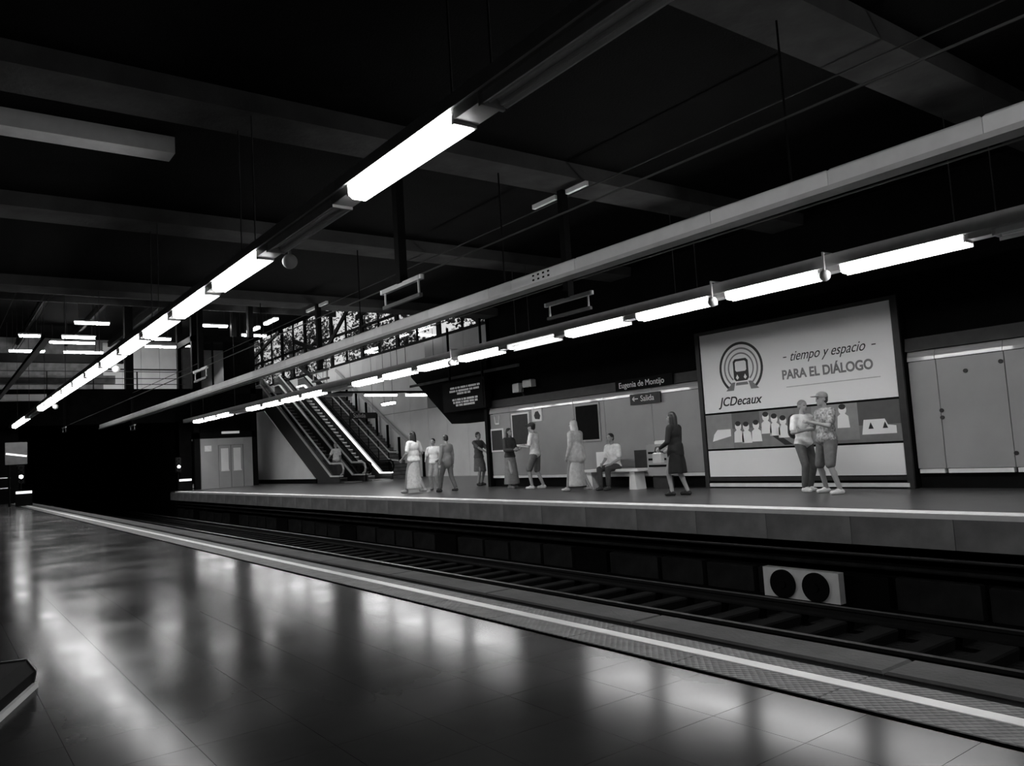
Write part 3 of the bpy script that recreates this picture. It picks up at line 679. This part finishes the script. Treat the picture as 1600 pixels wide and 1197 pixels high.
MB().box(-46.2, -43.2, 11.2, 11.25, ZM, 7.8).build('side_glass', M_DGLASS, lf)
for y0, y1 in ((11.55, 12.12), (12.2, 12.75)): MB().box(-43.12, -43.08, y0, y1, 5.35, 7.7).build('front_glass', M_GLASS, lf)
MB().box(-43.15, -43.05, 12.12, 12.2, 5.3, 7.8).box(-43.15, -43.05, 11.4, 11.55, 5.3, 7.8).build('glass_frame', M_BLACK, lf)
MB().box(-43.2, -43.05, 12.75, 14.1, 5.3, 7.8).build('dark_side_panel', M_BLACKW, lf)
MB().box(-46.3, -46.2, 11.2, 14.3, ZM, 7.8).build('rear_panel', M_LIGHTWALL, lf)

# signals and small things by the tunnel mouth
def signal(x, y, z, lab):
    t = thing('signal', (x, y, 0), lab, 'signal')
    MB().tube([(x-.1, y, 0), (x-.1, y, z)], .035, 8).build('post', M_BLACK, t)
    MB().cbox(x-.18, x-.02, y-.14, y+.14, z, z+.76, .03).build('head', M_BLACK, t)
    for k in range(4):
        MB().tube([(x-.02, y, z+.11+k*.18), (x+.06, y, z+.11+k*.18)], .085, 14).build('hood', M_DGREYM, t)
        MB().tube([(x+.03, y, z+.11+k*.18), (x+.065, y, z+.11+k*.18)], .075, 14).build('lens', M_SIGNAL if k == 1 else M_BLACK, t)
signal(-38, 3.0, .9, 'signal post with one bright lens at the near tunnel end')
signal(-42.2, 10.1, .95, 'signal post with one bright lens beside the lift')
for nm, x, y0, y1, lab in (('light_bar', -38, 2.82, 3.38, 'pale low light bar below the near signal'), ('light_bar', -42.2, 10.12, 10.7, 'pale low light bar below the far signal')):
    t = thing(nm, (x, (y0+y1)/2, 0), lab, 'lamp')
    MB().box(x-.03, x+.03, y0, y1, .5, .6).build('tube', EM('low_bar', 1.3), t); MB().box(x-.06, x-.03, y0-.02, y1+.02, 0, .62).build('backplate', M_BLACK, t)
mr_ = thing('mirror_board', (-38, 2.85, 0), 'framed grey board on a post with a glowing strip imitating a reflection', 'board')
MB().box(-38.03, -38, 2.46, 3.23, 1.7, 2.6).build('board', M('board_grey', .16, .5), mr_); MB().bar((-37.99, 2.48, 2.15), (-37.99, 3.21, 2.02), .02, .07).build('painted_reflection', EM('board_reflection_glow', 1.0), mr_)  # glowing bar imitates a reflection on the board, no lamp there
MB().tube([(-38.1, 2.6, 0), (-38.1, 2.6, 2.6)], .04, 8).build('post', M_BLACK, mr_); MB().bar((-38.1, 2.6, 2.3), (-38.02, 2.6, 2.3), .05).build('arm', M_BLACK, mr_)
rg = thing('platform_end_railing', (-38.1, 1.2, 0), 'steel railing closing the end of the near platform', 'railing')
for z in (.75, 1.17): MB().tube([(-38.2, -1.5, z), (-38.2, 2.65, z)], .025, 8).build('rail_bar', M_STEEL, rg)
for y in (-1.4, .6, 2.6): MB().tube([(-38.2, y, 0), (-38.2, y, 1.17)], .025, 8).build('railing_post', M_STEEL, rg)

# ------------------------------------------------------------------ escalators and stairs
XF = -36.3; TAN = math.tan(math.radians(30)); XT = XF-ZM/TAN
def zl(x): return max(0, min(ZM, (XF-x)*TAN))
def escalator(y0, y1, lab, strips):
    t = thing('escalator', (-40, (y0+y1)/2, 0), lab, 'escalator')
    yi0, yi1 = y0+.22, y1-.22
    for a, b, nm in ((y0, y0+.06, 'side_cladding'), (y1-.06, y1, 'side_cladding')):
        MB().prism([(-35.0, 0), (-35.0, .3), (XF+.3, .3), (XT-.1, ZM+.42), (XT-1.2, ZM+.42), (XT-1.2, ZM), (XT, ZM-.0), (XT+.6, ZM-1.15), (XF-1.35, 0)], a, b, 'y').build(nm, M_DGREYM, t)
    for i, (a, b) in enumerate(((y0, yi0), (yi1, y1))):
        mat = M_STRIP if strips[i] == 2 else (M_LGREYM if strips[i] else M_GREYM)
        off = .34
        MB().prism([(-35.0, off-.04), (XF+.28, off-.04), (XT-.1, ZM+.38), (XT-1.2, ZM+.38), (XT-1.2, ZM+.44), (XT-.12, ZM+.44), (XF+.26, off+.02), (-35.0, off+.02)], a, b, 'y').build('deck_strip', mat, t)
        ym = (a+b)/2
        MB().prism([(-35.0, off), (XF+.28, off), (XT-.1, ZM+.42), (XT-1.2, ZM+.42), (XT-1.2, ZM+.88), (XT-.2, ZM+.88), (XF+.1, .86), (-35.05, .86), (-34.85, .7), (-34.85, .5)], ym-.012, ym+.012, 'y').build('balustrade', M_DGLASS, t)
        path = [(-35.0, ym, .38), (-34.78, ym, .46), (-34.68, ym, .65), (-34.78, ym, .86), (-35.0, ym, .93), (XF+.1, ym, .93), (XT-.2, ym, ZM+.95), (XT-1.2, ym, ZM+.95)]
        MB().tube(path, .045, 8).build('handrail', M_RUBBER if strips[i] != 1 else M_GREYM, t)
    x = XF+.1; k = 0
    while zl(x) < ZM-.02:
        z = (XF-x+.1)*TAN
        MB().prism([(x, z-.25), (x, z-.03), (x-.03, z), (x-.40, z), (x-.40, z-.12)], yi0, yi1, 'y').build('step', M_TREAD, t)
        MB().box(x-.035, x+.002, yi0, yi1, z-.035, z+.003).build('step_nosing', M_STEEL if k % 1 == 0 else M_TREAD, t)
        x -= .35; k += 1
    MB().box(-36.2, -34.9, yi0, yi1, .0, .03).build('comb_plate', M_STEEL, t)
    return t
escalator(15.5, 16.85, 'escalator beside the pale side wall with grey handrails', (1, 1))
escalator(16.95, 18.35, 'escalator beside the stairs with a bright lit deck strip', (0, 2))
struct(MB().prism([(XT+.6, ZM-1.15), (XF-1.45, .22), (-46.8, .22), (-46.8, ZM-1.15)], 15.46, 15.52, 'y'), 'wall_escalator_side', M_LIGHTWALL, 'pale triangular wall under the escalator')
struct(MB().box(-46.8, XF-1.3, 15.44, 15.52, 0, .22), 'baseboard_escalator', M_BLACK, 'black baseboard under the pale triangular wall')
struct(MB().box(-47.1, -46.75, 15.3, 15.6, 0, 10.5), 'trim_3', M_BLACK, 'black post at the corner of the pale triangular wall')
stairs = thing('stairs', (-41, 19.3, 0), 'dark stairs with tube handrails beside the escalators', 'stairs')
N = 30
for i in range(N):
    x = -35.9-i*.306; z = (i+1)*ZM/N
    MB().box(x-.306, x, 18.55, YB, z-ZM/N-.06, z).build('step', M_CONC if i % 3 else M_CONC, stairs)
    MB().box(x-.05, x+.004, 18.55, YB, z-.028, z+.003).build('step_nosing', M_DGREYM, stairs)
MB().prism([(-35.9, 0), (-45.1, ZM), (-45.1, ZM-.7), (-37.2, 0)], 18.45, 18.55, 'y').build('stringer', M_DGREYM, stairs)
for off in (.95, 1.35):
    MB().tube([(-34.9, 18.62, off-.05), (-35.8, 18.62, off), (-45.2, 18.62, ZM+off)], .035, 8).build('handrail', M_GREYM, stairs)
for i in range(9):
    x = -35.9-i*1.1; MB().tube([(x, 18.62, zl(x+.4)), (x, 18.62, (-35.8-x)*.564+1.3)], .03, 6).build('railing_post', M_BLACK, stairs)
MB().bar((-35.0, YB-.12, 1.0), (-45.2, YB-.12, ZM+1.3), .06, .16).build('wall_handrail', M_GREYM, stairs)
for i in range(8):
    x = -34.9-i*1.25; z = max(0, (-35.9-x)*.577)
    MB().box(x-.06, x+.06, YB-.2, YB-.1, z, z+1.25).build('railing_post', M_BLACK, stairs)
for y0, y1, pts in ((18.4, 18.5, ((-46.7, 7.0), (-42.6, 5.1))),):
    tag(MB().bar((pts[0][0], 18.4, pts[0][1]), (pts[1][0], 18.4, pts[1][1]), .12, .25).build('steel_brace', M_BLACK), 'black diagonal steel brace above the head of the stairs', 'brace')
tag(MB().bar((-46.9, 15.45, 7.3), (-42.0, 15.45, 8.3), .12, .16).build('steel_brace', M_BLACK), 'black sloping steel brace beside the lift tower', 'brace')
es = thing('escalator_exit_sign', (-36.6, 17.4, 3.05), 'pale exit sign hanging over the escalators', 'sign')
MB().box(-36.62, -36.58, 16.9, 18.4, 3.1, 3.4).build('plate', M_DGREYM, es)
text('lettering', 'Salida', .3, M_WHITE, es, (-36.57, 17.1, 3.16), (math.pi/2, 0, math.pi/2))
for y in (17.05, 18.2): MB().tube([(-36.6, y, 3.4), (-36.6, y, 10.6)], .008, 6).build('hanger_rod', M_DGREYM, es)

# ------------------------------------------------------------------ trees outside the glazing
def tree(x, y, h, lab, seed):
    random.seed(seed)
    t = thing('street_tree', (x, y, 0), lab, 'tree', 'trees behind the glazed facade')
    mb = MB().tube([(x, y, 0), (x+.1, y, h*.5), (x-.1, y+.1, h*.85)], [.22, .16, .06], 8)
    for k in range(7):
        a = k*.9; z = h*(.42+.06*k); mb.tube([(x, y, z), (x+1.6*math.cos(a), y+1.2*math.sin(a), z+1.1)], [.07, .025], 6)
    mb.build('trunk', M_BARK, t)
    lv = MB()
    for k in range(95):
        u = random.gauss(0, 1), random.gauss(0, 1), random.gauss(0, 1); n = math.sqrt(sum(q*q for q in u)); r = random.random()**.45
        cc = Vector((x+2.5*u[0]/n*r, y+1.4*u[1]/n*r, h*.75+3.3*u[2]/n*r))
        for q in range(24):
            c = cc+Vector((random.gauss(0, .3), random.gauss(0, .3), random.gauss(0, .22)))
            d = Vector((random.uniform(-1, 1), random.uniform(-1, 1), random.uniform(-1, 1))).normalized(); e = d.cross(Vector((.3, .5, .8))).normalized()
            sz = random.uniform(.1, .19)
            lv.add([c-d*sz, c+e*sz*.5, c+d*sz, c-e*sz*.5], [(0, 1, 2, 3)])
    o = lv.build('foliage', M_LEAF, t); o['kind'] = 'stuff'
for i in range(8):
    x, y, h = -28.5-6.9*i, (23.5, 24.1)[i % 2], 12.2+.2*i
    tree(x, y, h, 'leafy tree seen through the glazed facade', 20+i)
struct(MB().box(-120, 10, YB+.3, 120, -.3, -.1), 'ground_outside', M_DARKC, 'ground outside the glazed facade')

# ------------------------------------------------------------------ bench, box stand, bag
bn = thing('platform_bench', (-13.95, 13.4, 0), 'long pale bench against the grey enamel panels', 'bench')
MB().cbox(-14.95, -13.05, 13.12, 13.58, .42, .48, .01).build('seat', M_LGREYM, bn)
MB().box(-14.95, -14.15, 13.6, 13.66, .5, .9).build('backrest', M_LGREYM, bn)
MB().box(-13.6, -13.0, 13.6, 13.66, .48, .9).build('backrest', M_DGREYM, bn)
for x in (-14.8, -13.3): MB().prism([(x-.12, 0), (x+.12, 0), (x+.08, .42), (x-.08, .42)], 13.18, 13.5, 'y').build('leg', M_LGREYM, bn)
for x in (-14.5, -13.3): MB().bar((x, 13.63, .44), (x, 13.63, .6), .05).build('back_bracket', M_GREYM, bn)
MB().box(-14.6, -13.2, 13.58, 13.62, .43, .47).build('rear_beam', M_GREYM, bn)
vs = thing('leaflet_stand', (-12.7, 13.5, 0), 'pale leaflet stand with dark slots between bench and dark-coated person', 'stand')
MB().cbox(-13.0, -12.35, 13.4, 13.7, .3, 1.02, .02).build('cabinet', M_ENAM, vs); MB().box(-12.9, -12.45, 13.45, 13.65, 0, .3).build('foot', M_DGREYM, vs)
for z in (.5, .65, .8): MB().box(-12.95, -12.4, 13.392, 13.401, z, z+.05).build('slot', M_BLACK, vs)
MB().cbox(-12.75, -12.4, 13.42, 13.68, 1.02, 1.1, .02).build('top', M_LGREYM, vs)

bag = thing('holdall_bag', (0, 0, 0), 'black holdall bag with pale trim lying on the near platform', 'bag')
mb = MB(); Lb = .95; prof = [(-.09, .03), (-.1, .09), (-.06, .15), (.06, .15), (.1, .09), (.09, .03)]
mb.prism([(p[0], p[1]) for p in prof], 0, Lb, 'x').build('body', M_RUBBER, bag)
MB().prism([(-.11, 0), (.11, 0), (.11, .03), (-.11, .03)], -.01, Lb+.01, 'x').build('base_trim', M_GREYM, bag)
mb = MB()
for k in range(6):
    p, q = prof[k], prof[(k+1) % 6]; mb.bar((0, p[0], p[1]), (0, q[0], q[1]), .02, .012)
mb.build('end_piping', M_DGREYM, bag)
MB().tube([(.25, -.06, .145), (.32, -.07, .2), (.5, -.07, .21), (.68, -.07, .2), (.75, -.06, .145)], .012, 6).build('handle', M_RUBBER, bag)
bag.location = (-5.01, .356, 0); bag.rotation_euler = (0, 0, math.radians(-20)); 

# ------------------------------------------------------------------ people
def remesh(mb, vox, it=4):
    me = bpy.data.meshes.new('tmp'); me.from_pydata(mb.v, [], mb.f); me.update()
    o = bpy.data.objects.new('tmp_body', me); COL.objects.link(o)
    m = o.modifiers.new('r', 'REMESH'); m.mode = 'VOXEL'; m.voxel_size = vox
    s = o.modifiers.new('s', 'SMOOTH'); s.factor = .5; s.iterations = it
    dg = bpy.context.evaluated_depsgraph_get(); out = bpy.data.meshes.new_from_object(o.evaluated_get(dg))
    bpy.data.objects.remove(o); bpy.data.meshes.remove(me)
    out.polygons.foreach_set('use_smooth', [True]*len(out.polygons)); return out
def ik(a, b, l1, l2, pole):
    a = Vector(a); b = Vector(b); d = b-a; L = d.length; Lm = (l1+l2)*.995
    if L > Lm: b = a+d*(Lm/L); d = b-a; L = Lm
    x = (l1*l1-l2*l2+L*L)/(2*L); h = math.sqrt(max(0, l1*l1-x*x)); u = d/L
    p = Vector(pole); p = (p-u*p.dot(u)).normalized()
    return a+u*x+p*h, b
CL = {}
def cloth(g, v=.15):
    k = 'cloth_%03d' % round(g*1000); return M(k, g, .85, var=v, scale=14, bump=.15, bscale=60)
M_SKIN = M('skin', .33, .55, var=.06, scale=10); M_HAIR = M('dark_hair', .015, .5, var=.3, scale=60); M_EYE = M('eye_dark', .01, .3)
def person(loc, face, ht, label, top=.5, bottom=.1, shoes=.05, hair='short', hairg=None, sleeve='short', lower='trousers', feet=None, hands=None,
           lean=0.0, hip=None, coat=0.0, capg=None, headyaw=0.0, wide=1.0, dress=None, pattern=None):
    s = ht/1.72
    root = thing('person', (0, 0, 0), label, 'person', None)
    hz = (hip if hip is not None else .92)*s; HB = Vector((0, 0, hz))
    feet = feet or ((-.10, .0, 0), (.10, .05, 0)); hands = hands or ((-.27, .04, .78), (.27, .04, .78))
    F = [Vector(f)*s for f in feet]; HN = [Vector(h)*s for h in hands]
    cl_, sl_ = math.cos(lean), math.sin(lean)
    def T(x, y, z): z = z*s-.92*s; return HB+Vector((x*s, y*s*cl_+z*sl_, z*cl_-y*s*sl_))
    chest = T(0, .0, 1.28); neck = T(0, -.01, 1.46); hd = T(0, .03, 1.61)
    w = wide
    def torso(mb, e):
        mb.ell(T(0, 0, .95), Vector((.165*w+e, .115*w+e, .14+e))*s, 14, 10); mb.ell(T(0, .0, 1.1), Vector((.150*w+e, .105*w+e, .17+e))*s, 14, 10)
        mb.ell(T(0, .0, 1.29), Vector((.175*w+e, .115*w+e, .17+e))*s, 14, 10); mb.cap(T(-.15*w, -.01, 1.39), T(.15*w, -.01, 1.39), (.062+e)*s, (.062+e)*s)
    body = MB(); torso(body, 0)
    body.cap(T(0, -.01, 1.40), T(0, .01, 1.54), .056*s, .052*s)
    hr = Matrix.Rotation(headyaw, 3, 'Z')
    def Hd(x, y, z): return hd+(hr @ Vector((x, y, z)))*s
    body.ell(Hd(0, -.012, .025), Vector((.074, .092, .088))*s, 16, 12); body.ell(Hd(0, .022, -.035), Vector((.056, .066, .075))*s, 14, 10)
    body.cap(Hd(0, .075, .015), Hd(0, .098, -.022), .010*s, .015*s, 8); body.ell(Hd(0, .07, -.062), Vector((.026, .02, .012))*s, 10, 6); body.ell(Hd(0, .062, -.095), Vector((.026, .024, .018))*s, 10, 6)
    for sx in (-1, 1): body.ell(Hd(sx*.076, -.01, -.005), Vector((.012, .022, .032))*s, 8, 6)
    kn = []; ank = []
    for i, sx in enumerate((-1, 1)):
        hp = HB+Vector((sx*.092*s*w, 0, -.02*s)); an = F[i]+Vector((0, -.03*s, .085*s))
        k, an = ik(hp, an, .43*s, .42*s, (sx*.1, 1, 0)); kn.append(k); ank.append(an)
        body.cap(hp, k, .085*s*w, .058*s); body.cap(k, an, .056*s, .04*s); body.cap(k.lerp(an, .3)+Vector((0, -.012*s, 0)), k.lerp(an, .55), .052*s, .042*s)
        body.cap(an+Vector((0, -.03*s, -.05*s)), an+Vector((0, .14*s, -.055*s)), .035*s, .032*s)
    el = []; wr = []
    for i, sx in enumerate((-1, 1)):
        sh = T(sx*.185*w, -.01, 1.385); e, wpos = ik(sh, HN[i], .30*s, .265*s, (sx*.5, -1, -.3)); el.append((sh, e)); wr.append(wpos)
        body.cap(sh, e, .05*s, .04*s); body.cap(e, wpos, .04*s, .027*s)
        d = (wpos-e).normalized(); side = Vector((sx, 0, 0)); side = (side-d*side.dot(d)).normalized() if abs(side.dot(d)) < .9 else Vector((0, 1, 0)); nrm = d.cross(side)
        pc = wpos+d*.055*s
        body.cap(wpos, pc+d*.03*s, .026*s, .030*s); body.cap(pc+nrm*.024*s, pc-nrm*.024*s, .018*s, .018*s)
        for q, (off, ln) in enumerate(((-.03, .062), (-.01, .075), (.01, .07), (.029, .055))):
            b0 = pc+d*.035*s+nrm*off*s; b1 = b0+(d*.9-side*.25).normalized()*ln*.5*s; b2 = b1+(d*.55-side*.8).normalized()*ln*.5*s
            body.cap(b0, b1, .0095*s, .009*s, 6); body.cap(b1, b2, .009*s, .008*s, 6)
        th0 = pc-nrm*.03*s-d*.02*s; body.cap(th0, th0-nrm*.03*s+d*.035*s, .012*s, .010*s, 6); body.cap(th0-nrm*.03*s+d*.035*s, th0-nrm*.03*s+d*.06*s-side*.012*s, .010*s, .009*s, 6)
    link('body', remesh(body, .011), M_SKIN, root, (0, 0, 0))
    eyes = MB()
    for sx in (-1, 1): eyes.ell(Hd(sx*.03, .078, .012), Vector((.013, .008, .008))*s, 8, 6)
    eyes.build('eyes', M_EYE, root, (0, 0, 0)); MB().cap(Hd(-.02, .086, -.062), Hd(.02, .086, -.062), .005*s, .005*s, 6).build('mouth', M('lips', .2, .5), root, (0, 0, 0))
    # top garment
    g = MB(); torso(g, .016); lowz = .86-coat
    g.ell(T(0, 0, .92), Vector((.195*w, .145*w, .10))*s, 14, 8)
    if coat > 0:
        g.cap(T(0, 0, 1.0), T(0, .02, lowz+.12), .165*s*w, (.17+.12*coat)*s*w)
    for i in range(2):
        sh, e = el[i]; g.cap(sh, e if sleeve == 'long' else sh.lerp(e, .72), .066*s, (.055 if sleeve == 'long' else .064)*s)
        if sleeve == 'long': g.cap(e, e.lerp(wr[i], .93), .055*s, .04*s)
    tm = cloth(top) if pattern is None else M('cloth_patterned', top, .85, var=.75, scale=22)
    link('jacket' if sleeve == 'long' else 'shirt', remesh(g, .016), tm, root, (0, 0, 0))
    # lower garment
    g = MB()
    if lower in ('trousers', 'shorts'):
        g.ell(HB+Vector((0, 0, .02*s)), Vector((.178*w, .128*w, .13))*s, 14, 10)
        for i, sx in enumerate((-1, 1)):
            hp = HB+Vector((sx*.092*s*w, 0, -.02*s)); end = kn[i].lerp(ank[i], .9)
            if lower == 'shorts': g.cap(hp, hp.lerp(kn[i], .95), .102*s*w, .088*s)
            else: g.cap(hp, kn[i], .1*s*w, .075*s); g.cap(kn[i], end, .075*s, .06*s)
    else:
        zb = (.45 if lower == 'skirt' else .12)*s; n = 20; a = HB+Vector((0, 0, .08*s)); c = (F[0]+F[1])/2
        prof = [(a, .15, .11), (HB+Vector((0, 0, -.08*s)), .185, .14), (Vector((c.x, c.y, (hz+zb)/2)), .20, .17), (Vector((c.x, c.y, zb)), .215 if lower == 'skirt' else .24, .19 if lower == 'skirt' else .21)]
        o = 0
        for p, rx, ry in prof:
            for k in range(n):
                t = 2*math.pi*k/n; f = 1+(.05*math.sin(5*t) if p.z < hz-.1 else 0); g.v.append(p+Vector((rx*math.cos(t)*f, ry*math.sin(t)*f, 0))*s)
        for i in range(3):
            for k in range(n): g.f.append((i*n+k, (i+1)*n+k, (i+1)*n+(k+1) % n, i*n+(k+1) % n))
        g.f.append(tuple(range(n))); g.f.append(tuple(range(4*n-1, 3*n-1, -1)))
    link({'skirt': 'skirt', 'robe': 'long_skirt', 'shorts': 'shorts'}.get(lower, 'trousers'), remesh(g, .018), cloth(bottom), root, (0, 0, 0))
    for i in range(2):
        a = ank[i]; g = MB().cap(a+Vector((0, -.035*s, -.045*s)), a+Vector((0, .15*s, -.05*s)), .044*s, .040*s).cap(a+Vector((0, -.02*s, -.03*s)), a+Vector((0, .05*s, -.02*s)), .046*s, .04*s)
        link('shoe', remesh(g, .014, 3), cloth(shoes), root, (0, 0, 0))
    hm = M_HAIR if hairg is None else cloth(hairg)
    g = MB()
    if hair != 'bald':
        g.ell(Hd(0, -.024, .040), Vector((.083, .094, .086))*s, 16, 10)
        if hair == 'long':
            g.cap(Hd(0, -.06, .0), Hd(0, -.075, -.26), .078*s, .07*s)
            for sx in (-1, 1): g.cap(Hd(sx*.07, -.03, .0), Hd(sx*.075, -.03, -.2), .03*s, .03*s)
        elif hair == 'scarf': g.cap(Hd(0, -.03, .0), Hd(0, -.04, -.12), .09*s, .1*s); g.ell(Hd(0, -.02, .02), Vector((.092, .098, .1))*s)
        else: g.ell(Hd(0, -.05, -.01), Vector((.078, .06, .07))*s)
        link('head_scarf' if hair == 'scarf' else 'hair', remesh(g, .013, 3), hm, root, (0, 0, 0))
    if capg is not None:
        g = MB().ell(Hd(0, -.012, .06), Vector((.093, .105, .075))*s, 16, 10).ell(Hd(0, .12, .052), Vector((.075, .085, .014))*s, 14, 6)
        link('cap', remesh(g, .012, 2), cloth(capg), root, (0, 0, 0))
    root.location = loc; root.rotation_euler = (0, 0, face-math.pi/2); WORLD[root.name] = Vector(loc)
    return root
D = math.radians
LEFT, RIGHT, TOCAM, AWAY = D(190), D(10), D(-50), D(130)     # headings in the plan: -x, +x, towards the near platform, towards the wall
walkL = ((-.1, .28, 0), (.1, -.22, .02)); walkR = ((-.1, -.24, .02), (.1, .28, 0))
person((-10.74, 11.9, 0), LEFT, 1.65, 'person in dark coat and skirt with long dark hair walking along the far platform', top=.008, bottom=.006, shoes=.02, hair='long', sleeve='long', lower='skirt',
       feet=((-.1, .13, 0), (.1, -.12, 0)), hands=((-.2, .26, .98), (.2, .28, .96)), lean=.05, coat=.12)
person((-8.6, 12.98, 0), RIGHT-.5, 1.68, 'person in white shirt with dark backpack straps before the billboard', top=.88, bottom=.1, shoes=.7, sleeve='short', hair='short', hairg=.25,
       hands=((-.2, .32, 1.1), (.2, .34, 1.15)), feet=((-.1, -.02, 0), (.1, .08, 0)), lean=.06)
person((-7.9, 12.62, 0), LEFT+.9, 1.76, 'person in patterned shirt and shorts before the billboard facing a companion', top=.3, bottom=.14, shoes=.7, sleeve='short', lower='shorts', pattern=True, hairg=.06,
       hands=((-.22, .36, 1.22), (.26, .3, 1.1)), feet=((-.26, .02, 0), (.26, -.03, 0)), wide=1.22, capg=.3)
person((-14.55, 12.6, 0), LEFT+.1, 1.72, 'person in long pale grey robe and pale head scarf before the black notice board', top=.55, bottom=.55, shoes=.4, sleeve='long', lower='robe', hair='scarf', hairg=.6,
       feet=walkL, hands=((-.24, .12, .85), (.24, .2, .88)), wide=1.25, coat=.15, lean=.04)
person((-16.94, 13.2, 0), LEFT+.3, 1.78, 'person in white top and dark cap beside the dark notice board', top=.85, bottom=.14, shoes=.6, sleeve='short', capg=.05, lower='shorts',
       hands=((-.14, .3, 1.12), (.14, .32, 1.12)), feet=((-.12, .12, 0), (.12, -.1, 0)), lean=.06)
person((-18.25, 13.3, 0), RIGHT, 1.7, 'person in dark top facing right before the dark notice board', top=.05, bottom=.2, shoes=.3, sleeve='long', lower='robe', hair='long',
       hands=((-.12, .28, 1.12), (.14, .3, 1.1)))
person((-21.4, 14.35, 0), RIGHT, 1.72, 'person in dark grey top holding things out beside the black corner post', top=.1, bottom=.16, shoes=.03, sleeve='short', lower='skirt', hair='short',
       hands=((-.15, .42, 1.12), (.15, .46, 1.08)))
person((-19.4, 11.9, 0), LEFT, 1.62, 'person in grey clothes and dark shoes standing by the platform edge', top=.22, bottom=.12, shoes=.02, sleeve='long', hair='short', feet=walkL, coat=.1)
person((-21.3, 12.6, 0), TOCAM, 1.58, 'person in white top with dark hair beside the one in grey clothes', top=.88, bottom=.35, shoes=.3, sleeve='short', lower='trousers', hands=((-.22, .2, 1.0), (.22, .22, 1.0)))
person((-20.6, 11.5, 0), LEFT+.2, 1.8, 'person in loose white dress with dark hair walking toward the escalators', top=.85, bottom=.68, shoes=.4, sleeve='short', lower='robe', hair='long', feet=walkL, wide=1.2,
       hands=((-.28, .2, .95), (.28, .16, .95)))
person((-36.75, 16.17, .202), AWAY+.9, 1.72, 'person in white shirt riding the escalator beside the pale wall', top=.85, bottom=.3, shoes=.05, sleeve='short', hands=((-.3, .2, 1.0), (.25, .05, .8)), hairg=.3)
person((-13.98, 13.3, 0), TOCAM-.6, 1.7, 'person in white top with dark hair seated on the pale bench', top=.88, bottom=.06, shoes=.05, sleeve='short', hip=.56, feet=((-.1, .42, 0), (.12, .45, 0)), hands=((-.13, .3, .62), (.13, .32, .62)), lean=.12)
# backpack and carried bags
bp = thing('backpack', (-8.84, 13.1, 1.0), 'dark backpack on the white-shirted person before the billboard', 'bag')
MB().cap((-8.84, 13.1, 1.1), (-8.84, 13.1, 1.33), .13, .12, 12).build('pack', M_DGREYM, bp, smooth=True)
hb = thing('handbag', (-10.98, 11.75, .8), 'small pale handbag held by the dark-coated person', 'bag')
MB().cbox(-11.12, -10.9, 11.62, 11.72, .66, .86, .02).build('pouch', M_GREYM, hb); MB().tube([(-11.1, 11.67, .86), (-11.06, 11.67, .97), (-10.98, 11.67, .98), (-10.93, 11.67, .86)], .01, 6).build('strap', M_DGREYM, hb)
